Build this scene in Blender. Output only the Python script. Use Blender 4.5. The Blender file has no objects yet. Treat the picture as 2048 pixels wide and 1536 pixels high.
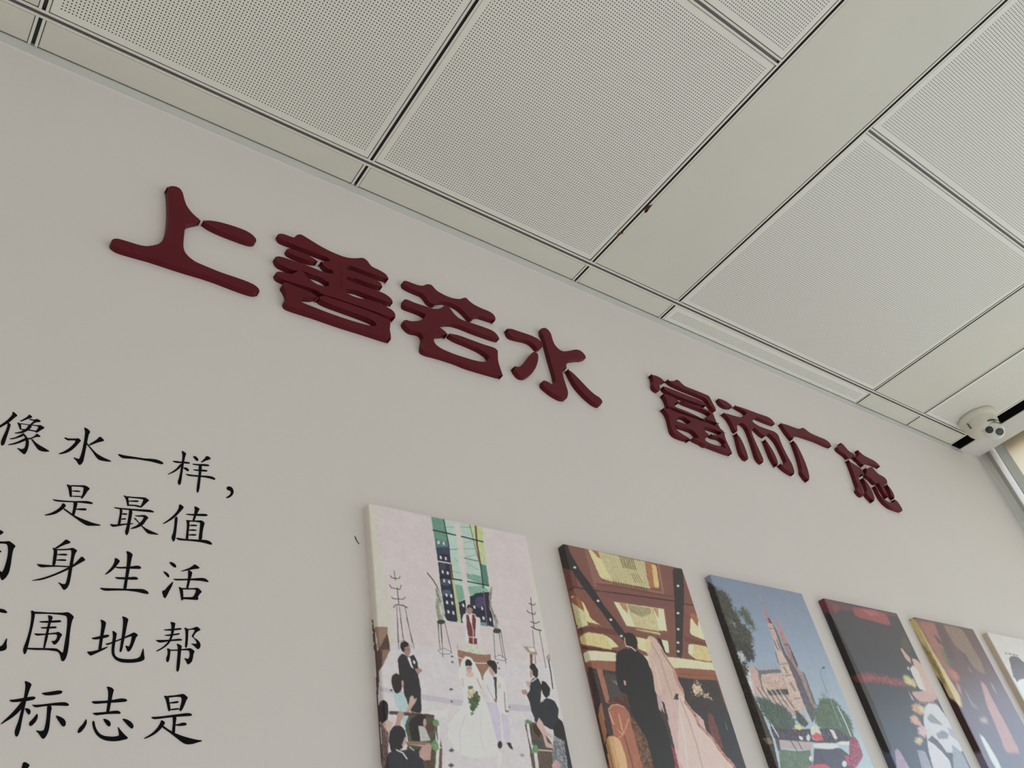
import bpy, bmesh, math, random
import numpy as np
from mathutils import Matrix, Vector
from mathutils.geometry import delaunay_2d_cdt

# ------------------------------------------------------------------ camera, world, lights, exposure
S = bpy.context.scene
COL = S.collection
F_PX = 1687.405                      # focal length in pixels of the 2048 px wide frame
CAM = np.array([0.0, -0.9398, 1.6])  # 0.94 m in front of the wall, 1.6 m above the floor
RW = np.array([[0.79616371, -0.5810972, -0.16866946],
               [-0.26233283, -0.58268899, 0.76919115],
               [-0.54525666, -0.56815454, -0.61635671]])
cd = bpy.data.cameras.new('camera'); cam = bpy.data.objects.new('camera', cd); COL.objects.link(cam)
m = Matrix([[*RW[:, 0], 0], [*RW[:, 1], 0], [*RW[:, 2], 0], [0, 0, 0, 1]])
m.translation = Vector(CAM)
cam.matrix_world = m
cd.sensor_width = 36.0; cd.lens = F_PX / 2048 * 36.0; cd.clip_start = 0.02
S.camera = cam
S.view_settings.view_transform = 'Standard'; S.view_settings.look = 'None'
S.view_settings.exposure = 0.0; S.view_settings.gamma = 1.0; S.view_settings.use_curve_mapping = False
S.cycles.max_bounces = 10; S.cycles.diffuse_bounces = 8
S.cycles.use_denoising = True

w = bpy.data.worlds.new('World'); S.world = w; w.use_nodes = True
nt = w.node_tree; bg = nt.nodes['Background']
tc = nt.nodes.new('ShaderNodeTexCoord'); sx = nt.nodes.new('ShaderNodeSeparateXYZ')
cr = nt.nodes.new('ShaderNodeValToRGB')
nt.links.new(tc.outputs['Generated'], sx.inputs[0]); nt.links.new(sx.outputs['Z'], cr.inputs[0])
e = cr.color_ramp.elements
e[0].position = 0.0; e[0].color = (0.50, 0.52, 0.52, 1)
e[1].position = 1.0; e[1].color = (0.52, 0.72, 1.0, 1)
e2 = cr.color_ramp.elements.new(0.12); e2.color = (0.70, 0.875, 1.0, 1)
nt.links.new(cr.outputs[0], bg.inputs[0]); bg.inputs[1].default_value = 2.72

def portal(name, loc, rot, sx_, sy_):
    l = bpy.data.lights.new(name, 'AREA'); l.shape = 'RECTANGLE'; l.size = sx_; l.size_y = sy_
    l.cycles.is_portal = True
    o = bpy.data.objects.new(name, l); COL.objects.link(o); o.location = loc; o.rotation_euler = rot
X_WIN = 3.20
sl = bpy.data.lights.new('bounce_sun', 'SUN'); sl.energy = 3.0; sl.angle = 0.01; sl.color = (1.0, 0.96, 0.91)
so = bpy.data.objects.new('bounce_sun', sl); COL.objects.link(so)          # added low light through the rear opening; floor bounce brightens the lower wall
so.rotation_euler = Vector((0.10, 0.91, -0.39)).to_track_quat('-Z', 'Y').to_euler()
portal('window_portal', (X_WIN + 0.10, -2.45, 1.45), (0, math.pi / 2, 0), 2.2, 4.7)
portal('fill_window_portal', (-0.4, -5.05, 1.12), (-math.pi / 2, 0, 0), 6.0, 1.65)  # portal of the unseen rear opening, added for fill

# ------------------------------------------------------------------ helpers
H = 3.0408            # ceiling height
def lin(c):
    c = np.asarray(c, float) / 255.0
    return np.where(c <= 0.04045, c / 12.92, ((c + 0.055) / 1.055) ** 2.4)

def unproj(px, y=0.0):
    """pixel of the photograph -> point on the plane Y = y (for measuring)"""
    px = np.asarray(px, float).reshape(-1, 2)
    d = np.stack([(px[:, 0] - 1024) / F_PX, -(px[:, 1] - 768) / F_PX, -np.ones(len(px))], 1) @ RW
    t = (y - CAM[1]) / d[:, 1]
    return CAM + d * t[:, None]
def project(P):
    q = (np.asarray(P) - CAM) @ RW.T
    return np.stack([1024 + F_PX * q[:, 0] / -q[:, 2], 768 - F_PX * q[:, 1] / -q[:, 2]], 1)

def mat(name, col, rough=0.6, spec=0.5, metal=0.0, noise=0.0, nscale=40, bump=0.0, bscale=200, emit=None):
    m = bpy.data.materials.new(name); m.use_nodes = True; n = m.node_tree; b = n.nodes['Principled BSDF']
    b.inputs['Base Color'].default_value = (*col, 1); b.inputs['Roughness'].default_value = rough
    b.inputs['Specular IOR Level'].default_value = spec; b.inputs['Metallic'].default_value = metal
    if noise or bump:
        t = n.nodes.new('ShaderNodeTexCoord')
    if noise:
        x = n.nodes.new('ShaderNodeTexNoise'); x.inputs['Scale'].default_value = nscale; x.inputs['Detail'].default_value = 6
        n.links.new(t.outputs['Object'], x.inputs['Vector'])
        r = n.nodes.new('ShaderNodeValToRGB'); lo = 1 - noise
        r.color_ramp.elements[0].position = 0.3; r.color_ramp.elements[1].position = 0.7
        r.color_ramp.elements[0].color = (col[0] * lo, col[1] * lo, col[2] * lo, 1); r.color_ramp.elements[1].color = (*col, 1)
        n.links.new(x.outputs['Fac'], r.inputs[0]); n.links.new(r.outputs[0], b.inputs['Base Color'])
    if bump:
        x = n.nodes.new('ShaderNodeTexNoise'); x.inputs['Scale'].default_value = bscale; x.inputs['Detail'].default_value = 4
        n.links.new(t.outputs['Object'], x.inputs['Vector'])
        bp = n.nodes.new('ShaderNodeBump'); bp.inputs['Strength'].default_value = bump; bp.inputs['Distance'].default_value = 0.001
        n.links.new(x.outputs['Fac'], bp.inputs['Height']); n.links.new(bp.outputs[0], b.inputs['Normal'])
    return m

def link(name, me, material, parent=None, loc=None):
    o = bpy.data.objects.new(name, me); COL.objects.link(o)
    if material and not me.materials: me.materials.append(material)
    if loc is not None: o.location = loc
    if parent: o.parent = parent
    return o
def bm_obj(name, bm, material, parent=None, loc=None, smooth=False):
    me = bpy.data.meshes.new(name); bmesh.ops.recalc_face_normals(bm, faces=bm.faces[:])
    bm.to_mesh(me); bm.free()
    if smooth:
        for p in me.polygons: p.use_smooth = True
        try: me.set_sharp_from_angle(angle=math.radians(35))
        except Exception: pass
    return link(name, me, material, parent, loc)
def add_box(bm, x0, x1, y0, y1, z0, z1):
    v = [bm.verts.new((x, y, z)) for z in (z0, z1) for y in (y0, y1) for x in (x0, x1)]
    for f in ((0, 2, 3, 1), (4, 5, 7, 6), (0, 1, 5, 4), (2, 6, 7, 3), (0, 4, 6, 2), (1, 3, 7, 5)):
        bm.faces.new([v[i] for i in f])
def box(name, x0, x1, y0, y1, z0, z1, material, parent=None, bevel=0.0):
    bm = bmesh.new(); add_box(bm, x0, x1, y0, y1, z0, z1)
    if bevel: bmesh.ops.bevel(bm, geom=bm.edges[:], offset=bevel, segments=2, affect='EDGES', profile=0.5)
    return bm_obj(name, bm, material, parent, smooth=bool(bevel))
def struct(o):
    o['kind'] = 'structure'; return o
def tag(o, label, cat, group=None):
    o['label'] = label; o['category'] = cat
    if group: o['group'] = group
    return o
def empty(name, loc):
    o = bpy.data.objects.new(name, None); COL.objects.link(o); o.location = loc; o.empty_display_size = 0.05
    return o

# ------------------------------------------------------------------ materials
WALL_A = (0.745, 0.702, 0.680)
M_wall = mat('wall_paint', WALL_A, 0.55, 0.35, noise=0.02, nscale=3, bump=0.12, bscale=260)
M_white = mat('white_enamel', (0.80, 0.785, 0.72), 0.4, 0.4, noise=0.02, nscale=5)
M_panel = mat('plain_ceiling_panel', (0.735, 0.715, 0.635), 0.5, 0.35, noise=0.035, nscale=6)
M_void = mat('dark_plenum', (0.03, 0.028, 0.026), 0.9, 0.1)
M_slot = mat('dull_steel_slot_shade', (0.10, 0.092, 0.088), 0.7, 0.2)  # slot shade put into the colour of Y bars; also blade and seam
M_slot_x = mat('slot_steel_lit', (0.34, 0.315, 0.31), 0.6, 0.3)  # lighter copy for X bars: lit slot sides put into the colour
M_black = mat('black_slot_lining', (0.012, 0.011, 0.010), 0.8, 0.1)
M_grey = mat('grey_wall_angle', (0.63, 0.64, 0.62), 0.45, 0.4, noise=0.03, nscale=8)
M_room = mat('warm_room_paint', (0.74, 0.66, 0.55), 0.7, 0.3)
M_floor = mat('beige_floor', (0.68, 0.635, 0.585), 0.35, 0.5, noise=0.1, nscale=4)
M_plaster = mat('white_plaster', (0.75, 0.74, 0.71), 0.7, 0.2, noise=0.03, nscale=9)
M_red = mat('dark_red_acrylic', (0.118, 0.008, 0.015), 0.45, 0.18, noise=0.10, nscale=14, bump=0.05, bscale=90)
M_ink = mat('black_vinyl', (0.004, 0.004, 0.006), 0.6, 0.08)
M_rust = mat('rust', (0.16, 0.075, 0.02), 0.9, 0.1, noise=0.6, nscale=400)

def perforated(name, wd, dp, pitch=0.0056, r=0.00115, margin=0.011):
    """painted steel sheet with a square grid of drilled holes; coordinates start at the panel's corner"""
    m = mat(name, (0.85, 0.83, 0.765), 0.5, 0.35); n = m.node_tree; b = n.nodes['Principled BSDF']
    tcn = n.nodes.new('ShaderNodeTexCoord'); s = n.nodes.new('ShaderNodeSeparateXYZ'); n.links.new(tcn.outputs['Object'], s.inputs[0])
    def M(op, a, b2=None, c=None):
        k = n.nodes.new('ShaderNodeMath'); k.operation = op
        for i, v in enumerate((a, b2, c)):
            if v is None: continue
            if isinstance(v, (int, float)): k.inputs[i].default_value = v
            else: n.links.new(v, k.inputs[i])
        return k.outputs[0]
    def axis(out, length):
        cnt = int((length - 2 * margin) / pitch); off = (length - cnt * pitch) / 2
        u = M('DIVIDE', M('SUBTRACT', out, off), pitch)
        d = M('MULTIPLY', M('SUBTRACT', M('FRACT', u), 0.5), pitch)
        inside = M('MULTIPLY', M('GREATER_THAN', u, 0.0), M('LESS_THAN', u, float(cnt)))
        return d, inside
    dx, ix = axis(s.outputs['X'], wd); dy, iy = axis(s.outputs['Y'], dp)
    dist = M('SQRT', M('ADD', M('MULTIPLY', dx, dx), M('MULTIPLY', dy, dy)))
    hole = M('MULTIPLY', M('LESS_THAN', dist, r), M('MULTIPLY', ix, iy))
    mx = n.nodes.new('ShaderNodeMix'); mx.data_type = 'RGBA'
    mx.inputs['A'].default_value = (0.85, 0.83, 0.765, 1); mx.inputs['B'].default_value = (0.018, 0.016, 0.014, 1)
    n.links.new(hole, mx.inputs['Factor']); n.links.new(mx.outputs['Result'], b.inputs['Base Color'])
    n.links.new(M('SUBTRACT', 0.35, M('MULTIPLY', hole, 0.35)), b.inputs['Specular IOR Level'])
    return m

# ------------------------------------------------------------------ room shell
X0, X1, X2, X3, X4, X5, XS = -0.018, 0.582, 1.1822, 1.4829, 2.3843, 2.6817, 2.972
A1, ROW = 0.0646, 0.602
YB = -5.0; XL = -4.2
struct(box('floor', XL, X_WIN + 0.2, YB, 0.05, -0.1, 0.0, M_floor))
wl = struct(box('wall_left', XL, X_WIN + 0.02, 0.0, 0.12, 0.0, H + 0.3, M_wall))
struct(box('wall_front', XL - 0.12, XL, YB, 0.12, 0.0, H + 0.3, M_room))
bm = bmesh.new()                                   # rear wall; its long unseen window opening is added for fill light
add_box(bm, XL, X_WIN + 0.2, YB - 0.15, YB, 0.0, 0.3); add_box(bm, XL, X_WIN + 0.2, YB - 0.15, YB, 1.95, H + 0.3)
add_box(bm, XL, -3.4, YB - 0.15, YB, 0.3, 1.95); add_box(bm, 2.6, X_WIN + 0.2, YB - 0.15, YB, 0.3, 1.95)
struct(bm_obj('wall_back', bm, M_room))
bm = bmesh.new()                                   # window wall at the right end
add_box(bm, X_WIN, X_WIN + 0.2, YB, 0.12, 0.0, 0.35)
add_box(bm, X_WIN + 0.14, X_WIN + 0.2, YB, -0.040, 3.06, H + 0.25)
add_box(bm, X_WIN, X_WIN + 0.2, YB, -4.8, 0.35, H + 0.3)
add_box(bm, X_WIN, X_WIN + 0.2, -0.001, 0.12, 0.35, H + 0.25); add_box(bm, X_WIN + 0.10, X_WIN + 0.2, -0.012, 0.0, 0.35, H + 0.25)
struct(bm_obj('wall_right', bm, mat('wall_paint_shade_offset', (0.88, 0.85, 0.80), 0.6, 0.3)))  # wall paint made paler to offset the shade beside the window fin

# ------------------------------------------------------------------ ceiling: slab, lay-in panels, slotted grid bars
bm = bmesh.new(); add_box(bm, XL, 3.19, YB, 0.0, H + 0.16, H + 0.24); 
ceil = struct(bm_obj('ceiling', bm, M_void))
_perf = {}; _mesh = {}
def panel(x0, x1, y0, y1, perf, dz=0.0004):
    g = 0.0075 + 0.0011
    a, b, c, d = x0 + g, x1 - g, y0 + (g if y0 > YB + .01 else 0), y1 - (g if y1 < -0.01 else 0.003)
    if x1 == XS: b = XS - 0.001
    key = (round(b - a, 3), round(d - c, 3), perf)
    if key not in _mesh:
        if perf and key not in _perf: _perf[key] = perforated('perforated_steel', b - a, d - c)
        q = bmesh.new(); W_, D_ = b - a, d - c; t = 0.0008; e = 0.0012
        lo = [q.verts.new(v) for v in ((e, e, 0), (W_ - e, e, 0), (W_ - e, D_ - e, 0), (e, D_ - e, 0))]
        mi = [q.verts.new(v) for v in ((0, 0, e), (W_, 0, e), (W_, D_, e), (0, D_, e))]
        up = [q.verts.new(v) for v in ((0, 0, .014), (W_, 0, .014), (W_, D_, .014), (0, D_, .014))]
        q.faces.new(lo[::-1]); q.faces.new(up)
        for i in range(4):
            j = (i + 1) % 4; q.faces.new((lo[i], lo[j], mi[j], mi[i])); q.faces.new((mi[i], mi[j], up[j], up[i]))
        me = bpy.data.meshes.new('ceiling_panel'); bmesh.ops.recalc_face_normals(q, faces=q.faces[:]); q.to_mesh(me); q.free()
        me.materials.append(_perf[key] if perf else M_panel)
        _mesh[key] = me
    return link('ceiling_panel', _mesh[key], None, ceil, (a, c, H + dz))
def bar(x0, x1, y0, y1, along):
    """grid bar with a recessed slot between two flanges"""
    q = bmesh.new(); L = (x1 - x0) if along == 'x' else (y1 - y0)
    prof = [(-.0075, .0009), (-.0075, 0), (-.003, 0), (-.003, .0075), (.003, .0075), (.003, 0), (.0075, 0), (.0075, .0009),
            (.0039, .0012), (.0039, .0085), (-.0039, .0085), (-.0039, .0012)]
    rows = []
    for s in (0.0, L):
        rows.append([q.verts.new(((s, p, z) if along == 'x' else (p, s, z))) for p, z in prof])
    n = len(prof)
    for i in range(n):
        f = q.faces.new((rows[0][i], rows[0][(i + 1) % n], rows[1][(i + 1) % n], rows[1][i]))
        f.material_index = 1 if i in (2, 3, 4) else 0
    me = bpy.data.meshes.new('grid_bar'); bmesh.ops.recalc_face_normals(q, faces=q.faces[:]); q.to_mesh(me); q.free()
    me.materials.append(M_white); me.materials.append(M_slot_x if along == 'x' else M_slot)
    c = ((x0, (y0 + y1) / 2, H) if along == 'x' else ((x0 + x1) / 2, y0, H))
    return link('grid_bar', me, None, ceil, c)

cols = [(X0, X1, 1), (X1, X2, 1), (X2, X3, 0), (X3, X4, 1), (X4, X5, 0), (X5, XS, 1)]
x = X0; k = 0
while x > XL + 0.1:
    wdt = 0.3 if k % 3 == 0 else 0.6
    nx = max(x - wdt, XL); cols.insert(0, (nx, x, 0 if k % 3 == 0 else 1)); x = nx; k += 1
ys = [-A1 - ROW * i for i in range(0, 9) if -A1 - ROW * i > YB] + [YB]
for (a, b, perf) in cols:
    panel(a, b, -A1, 0.0, a == X3, 0.0002)
    if perf:
        for i in range(len(ys) - 1): panel(a, b, ys[i + 1], ys[i], True, 0.0002 + 0.0007 * ((i * 7 + int(a * 10)) % 3))
    else:
        panel(a, b, YB, -A1, False)
    if perf:
        for y in ys[1:-1]: bar(a + (.0078 if a != X5 else .0078), b - (.0078 if b != XS else 0), y, y, 'x')
bar(XL, XS, -A1, -A1, 'x')
for (a, b, perf) in cols[1:]:
    bar(a, a, YB, -A1 - .0078, 'y'); bar(a, a, -A1 + .0078, -0.002, 'y')
# rust spots where the panels meet the plain plank
for (cx, cy, rx, ry) in ((X2 - 0.001, -0.171, 0.004, 0.010), (X2 + 0.003, -0.176, 0.003, 0.004), (X2 + 0.0075, -0.262, 0.006, 0.014), (X2 + 0.0105, -0.252, 0.004, 0.006)):
    q = bmesh.new(); rng = random.Random(int(cx * 1e5) + int(cy * 1e4))
    q.faces.new([q.verts.new((cx + rx * rng.uniform(.6, 1.1) * math.cos(t * math.pi / 6), cy + ry * rng.uniform(.6, 1.1) * math.sin(t * math.pi / 6), H - 0.0003)) for t in range(12)])
    bm_obj('rust_spot', q, M_rust, ceil)

# wall angle under the ceiling edge, with its caulk line
t1 = struct(box('trim_1', XL, 3.052, -0.0016, 0.0, H - 0.0235, H - 0.0006, M_grey))
q = bmesh.new(); n = 90; pts = []
rng = random.Random(5)
for i in range(n + 1):
    xx = XL + (3.06 - XL) * i / n; pts.append((xx, H - 0.0235 - 0.002 - 0.0022 * rng.random()))
top = [q.verts.new((x, -0.0009, H - 0.0232)) for x, z in pts]; bot = [q.verts.new((x, -0.0009, z)) for x, z in pts]
low = [q.verts.new((x, 0.0, z - .001)) for x, z in pts]
for i in range(n):
    q.faces.new((top[i], top[i + 1], bot[i + 1], bot[i])); q.faces.new((bot[i], bot[i + 1], low[i + 1], low[i]))
bm_obj('caulk_line', q, M_wall, t1)

# air slot at the end of the ceiling, plaster strip and curtain pocket behind it
q = bmesh.new()
add_box(q, XS, XS + 0.005, YB, -0.001, H - 0.0015, H + 0.02); add_box(q, 3.046, 3.050, YB, -0.001, H - 0.0015, H + 0.02)
t2 = struct(bm_obj('trim_2', q, M_white))
q = bmesh.new()
add_box(q, XS + 0.005, XS + 0.006, YB, -0.0005, H + 0.001, H + 0.11); add_box(q, 3.045, 3.046, YB, -0.0005, H + 0.001, H + 0.11)
add_box(q, XS + 0.005, 3.046, YB, -0.0005, H + 0.10, H + 0.11); add_box(q, XS + 0.005, 3.046, -0.002, -0.0005, H + 0.001, H + 0.11)
bm_obj('slot_lining', q, M_black, t2)
q = bmesh.new(); add_box(q, 2.994, 2.998, YB, -0.003, H + 0.02, H + 0.06)
bm_obj('air_blade', q, M_slot, t2)
t3 = struct(box('trim_3', 3.050, 3.178, YB, 0.0, H - 0.003, H + 0.25, M_plaster, bevel=0.002))
struct(box('trim_4', 3.178, X_WIN + 0.2, YB, 0.0, H + 0.21, H + 0.25, M_plaster))

# window in the right wall: slim fins, rails and a roller blind let down over its top
M_fin_w = mat('white_window_profile', (0.86, 0.90, 0.95), 0.3, 0.5)
M_fin_g = mat('grey_window_profile', (0.40, 0.44, 0.46), 0.45, 0.4)
M_blind = bpy.data.materials.new('beige_blind'); M_blind.use_nodes = True
n_ = M_blind.node_tree; b_ = n_.nodes['Principled BSDF']; b_.inputs['Base Color'].default_value = (0.82, 0.77, 0.67, 1); b_.inputs['Roughness'].default_value = 0.8
tr = n_.nodes.new('ShaderNodeBsdfTranslucent'); tr.inputs[0].default_value = (0.86, 0.79, 0.68, 1)
mx = n_.nodes.new('ShaderNodeMixShader'); mx.inputs[0].default_value = 0.8
n_.links.new(b_.outputs[0], mx.inputs[1]); n_.links.new(tr.outputs[0], mx.inputs[2]); n_.links.new(mx.outputs[0], n_.nodes['Material Output'].inputs[0])
wn = empty('window_1', (X_WIN, 0, 0)); wn['kind'] = 'structure'
for k, y in enumerate((-0.0628, -1.25, -2.45, -3.65, -4.78)):
    a = box('mullion_fin', -0.008, 0.112, y - 0.003, y, 0.35, H + 0.2, M_fin_g, wn)
    if k: box('mullion', 0.0, 0.03, y - 0.02, y + 0.017, 0.35, H + 0.2, M_fin_w, a)
M_sky_filter = bpy.data.materials.new('sky_filter'); M_sky_filter.use_nodes = True; n_ = M_sky_filter.node_tree
tp = n_.nodes.new('ShaderNodeBsdfTransparent'); tp.inputs[0].default_value = (0.88, 0.84, 0.83, 1)  # tinted see-through filter, added to dim the sky in the slit
n_.links.new(tp.outputs[0], n_.nodes['Material Output'].inputs[0])
box('sky_filter_sheet', 0.118, 0.120, -0.033, -0.013, 0.36, H + 0.2, M_sky_filter, wn)  # added sheet that cuts the sky brightness beside the fin
box('sill', -0.03, 0.19, -4.8, -0.004, 0.33, 0.355, M_fin_w, wn)
box('rail', 0.02, 0.10, -4.78, -0.064, 1.02, 1.05, M_fin_g, wn)
struct(wn)
bl = box('roller_blind', X_WIN + 0.118, X_WIN + 0.120, -4.79, -0.034, 2.36, H + 0.208, M_blind)
tag(bl, 'beige roller blind in the ceiling pocket behind the grey window fin', 'blind')
wn2 = empty('fill_window', (0, YB, 0)); struct(wn2)  # unseen window added behind the camera for fill light
for x in (-3.4, -1.9, -0.4, 1.1, 2.54): box('mullion', x, x + 0.06, -0.11, -0.04, 0.3, 1.95, M_fin_g, wn2)

# ------------------------------------------------------------------ dome camera under the ceiling
M_cam = mat('cream_white_plastic', (0.72, 0.69, 0.60), 0.38, 0.45)
M_cam2 = mat('pale_plastic', (0.80, 0.79, 0.73), 0.35, 0.45)
M_lens = mat('dark_lens_glass', (0.03, 0.032, 0.045), 0.12, 0.6)
M_ring = mat('lens_ring', (0.02, 0.02, 0.022), 0.4, 0.4)
M_led = mat('infrared_window', (0.10, 0.12, 0.12), 0.2, 0.7)
def lathe(name, prof, material, parent, matrix=None, seg=48, k=1.0):
    prof = [(r * k, z * k) for r, z in prof]
    q = bmesh.new(); rings = []
    for r, z in prof:
        rings.append([q.verts.new((max(r, 1e-5) * math.cos(2 * math.pi * i / seg), max(r, 1e-5) * math.sin(2 * math.pi * i / seg), z)) for i in range(seg)])
    for a, b in zip(rings, rings[1:]):
        for i in range(seg): q.faces.new((a[i], a[(i + 1) % seg], b[(i + 1) % seg], b[i]))
    bmesh.ops.remove_doubles(q, verts=q.verts[:], dist=5e-5)
    if matrix is not None: bmesh.ops.transform(q, matrix=matrix, verts=q.verts[:])
    return bm_obj(name, q, material, parent, smooth=True)
CC = Vector((2.905, -0.147, H))
dome = empty('security_camera', CC)
tag(dome, 'cream white dome security camera with two round lenses under the ceiling edge', 'security camera')
lathe('mounting_base', [(0, 0), (.074, 0), (.0755, -.003), (.0755, -.012), (.073, -.018), (.068, -.024), (.064, -.030), (0, -.030)], M_cam, dome, k=.84)
lathe('housing', [(.0655, -.028), (.066, -.034), (.0645, -.05), (.060, -.064), (.050, -.078), (.036, -.088), (.020, -.094), (0, -.096)], M_cam, dome, k=.84)
look = (Vector(CAM) - CC); look.z -= 0.0; look = look.normalized()
look = (look + Vector((0, 0, 0))).normalized()
ball_c = Vector(CC + Vector((0.009, -0.023, -0.070)) + look * 0.010) - CC
rot = look.to_track_quat('Z', 'Y').to_matrix().to_4x4()
Mt = Matrix.Translation(ball_c) @ rot
lathe('eyeball', [(0, -.040), (.02, -.0375), (.034, -.026), (.0415, -.008), (.0425, .004), (.0415, .016), (.039, .024), (.0365, .030), (.035, .0325), (.033, .0335), (0, .0335)], M_cam2, dome, Mt, k=.74)
up = (rot.inverted() @ Vector((0, 0, 1, 0))).to_3d(); up.z = 0; up.normalize()
q = bmesh.new(); ua = math.atan2(up.y, up.x); prev = None
for i in range(29):
    a_ = ua + math.radians(-74 + 148 * i / 28); wdt = 0.0040 * math.sin(math.pi * i / 28) + 0.0002
    ring = [q.verts.new((r_ * math.cos(a_), r_ * math.sin(a_), z_)) for r_, z_ in ((.0325, .010), (.0325 + wdt, .0148), (.0325 + wdt, .0250), (.0325, .0265))]
    if prev:
        for j in range(4): q.faces.new((prev[j], prev[(j + 1) % 4], ring[(j + 1) % 4], ring[j]))
    prev = ring
bmesh.ops.transform(q, matrix=Mt @ Matrix.Translation(up * 0.004), verts=q.verts[:])
bm_obj('collar_gap', q, M_ring, dome)
side = Vector((up.y, -up.x, 0)); side = Vector((math.cos(-0.7) * side.x - math.sin(-0.7) * side.y, math.sin(-0.7) * side.x + math.cos(-0.7) * side.y, 0))
for sgn, mt_, nm in ((-1, M_lens, 'lens'), (1, M_led, 'lens')):
    off = side * (sgn * 0.0155)
    Lm = Mt @ Matrix.Translation((off.x, off.y, 0.0248))
    rg = lathe('lens_ring', [(.0, 0), (.0142, 0), (.0148, .001), (.0146, .0022), (.0132, .0026), (.0128, .0012)], M_ring, dome, Lm, 36, k=.80)
    lathe(nm, [(.0130, .0008), (.011, .0022), (.007, .0034), (0, .0038)], mt_, rg, Lm, 36, k=.82)
q = bmesh.new(); add_box(q, -.0035, .0035, -.0012, .0012, -.0105, .0105)
bmesh.ops.transform(q, matrix=Matrix.Translation(Vector((-.0550, 0, -.038))), verts=q.verts[:])
bmesh.ops.transform(q, matrix=Matrix.Rotation(math.radians(-22), 4, 'Z'), verts=q.verts[:])
bm_obj('seam_mark', q, M_slot, dome)

# ------------------------------------------------------------------ red relief characters
T_RED = 0.0115
def R(region, pts, w=2048.0):
    s = (region[2] - region[0]) / w
    return [(region[0] + x * s, region[1] + y * s) for x, y in pts]
def chaikin(P, it=1, q=0.22):
    P = np.asarray(P, float)
    for _ in range(it):
        N = np.roll(P, -1, 0)
        P = np.stack([P * (1 - q) + N * q, P * q + N * (1 - q)], 1).reshape(-1, 2)
    return P
def side_vec(px, t):
    a = unproj(px, 0.0); b = a.copy(); b[:, 1] -= t
    return project(b) - project(a)
def front_outline(px, t):
    """the photograph shows the face plus the left and under sides; keep the face"""
    P = np.asarray(px, float); v = side_vec(P, t)
    area = 0.5 * np.sum(P[:, 0] * np.roll(P[:, 1], -1) - np.roll(P[:, 0], -1) * P[:, 1])
    tan = np.roll(P, -1, 0) - np.roll(P, 1, 0)
    nrm = np.stack([tan[:, 1], -tan[:, 0]], 1) * np.sign(area)
    nrm /= np.linalg.norm(nrm, axis=1)[:, None] + 1e-9
    vn = v / (np.linalg.norm(v, axis=1)[:, None])
    k = np.clip(-(nrm * vn).sum(1) * 4 + 0.5, 0, 1)
    return P + v * k[:, None] * 0.92
def plate(q, outline_px, y_face, t, org, bev=0.0):
    """extruded plate standing on the wall; the face is filled by a constrained triangulation"""
    W = unproj(outline_px, y_face); n = len(W)
    vs2 = delaunay_2d_cdt([Vector((p[0], p[2])) for p in W], [], [list(range(n))], 1, 1e-7)
    V, E, Fc = vs2[0], vs2[1], vs2[2]
    f = [q.verts.new((v.x - org[0], y_face, v.y - org[2])) for v in V]
    cnt = {}
    for tri in Fc:
        try: q.faces.new([f[i] for i in tri])
        except ValueError: continue
        for a, b in zip(tri, list(tri[1:]) + [tri[0]]): cnt[(a, b)] = 1
    back = {}
    def bk(i):
        if i not in back: back[i] = q.verts.new((V[i].x - org[0], y_face + t, V[i].y - org[2]))
        return back[i]
    for (a, b) in cnt:
        if (b, a) not in cnt: q.faces.new((f[a], f[b], bk(b), bk(a)))
def relief(name, region, polys, label, region2=None):
    org = unproj(R(region, polys[0][:1]))[0]
    q = bmesh.new()
    root = None
    root = empty(name, (org[0], 0, org[2]))
    tag(root, label, 'wall character', 'large dark red relief characters on the wall')
    for i, p in enumerate(polys):
        P = chaikin(R(region, p))
        P = front_outline(P, T_RED)
        q = bmesh.new(); plate(q, P, -T_RED - 0.00012 * i, T_RED + 0.00012 * i, org)
        bm_obj('stroke', q, M_red, root)
    return root
r1 = (200, 350, 540, 605); r2 = (530, 440, 810, 650); r3 = (790, 550, 1030, 730); r5 = (990, 640, 1230, 820)
r6 = (1280, 735, 1520, 915); r7 = (1430, 780, 1670, 960); r8 = (1640, 870, 1840, 1020)
relief('red_character', r1, [
 [(785,195),(800,160),(845,132),(910,135),(965,160),(1000,215),(1015,290),(1045,370),(1095,440),(1150,495),(1212,545),(1195,590),(1165,612),(1100,625),(1050,638),(1020,655),(1018,690),(1002,850),(1020,925),(1070,985),(1150,1045),(1280,1100),(1450,1170),(1600,1220),(1760,1275),(1870,1325),(1928,1385),(1900,1445),(1860,1465),(1800,1460),(1650,1410),(1300,1275),(960,1175),(600,1055),(400,1000),(210,945),(140,905),(108,868),(135,795),(160,768),(215,765),(320,795),(480,845),(560,858),(640,848),(710,830),(755,790),(775,730),(792,620),(800,480),(795,330)],
 [(1215,600),(1250,550),(1310,545),(1430,562),(1600,610),(1740,660),(1830,710),(1880,765),(1885,795),(1850,855),(1810,860),(1740,845),(1550,775),(1400,715),(1270,650)]],
 'dark red relief character 上, the first and leftmost of the top row')
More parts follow.
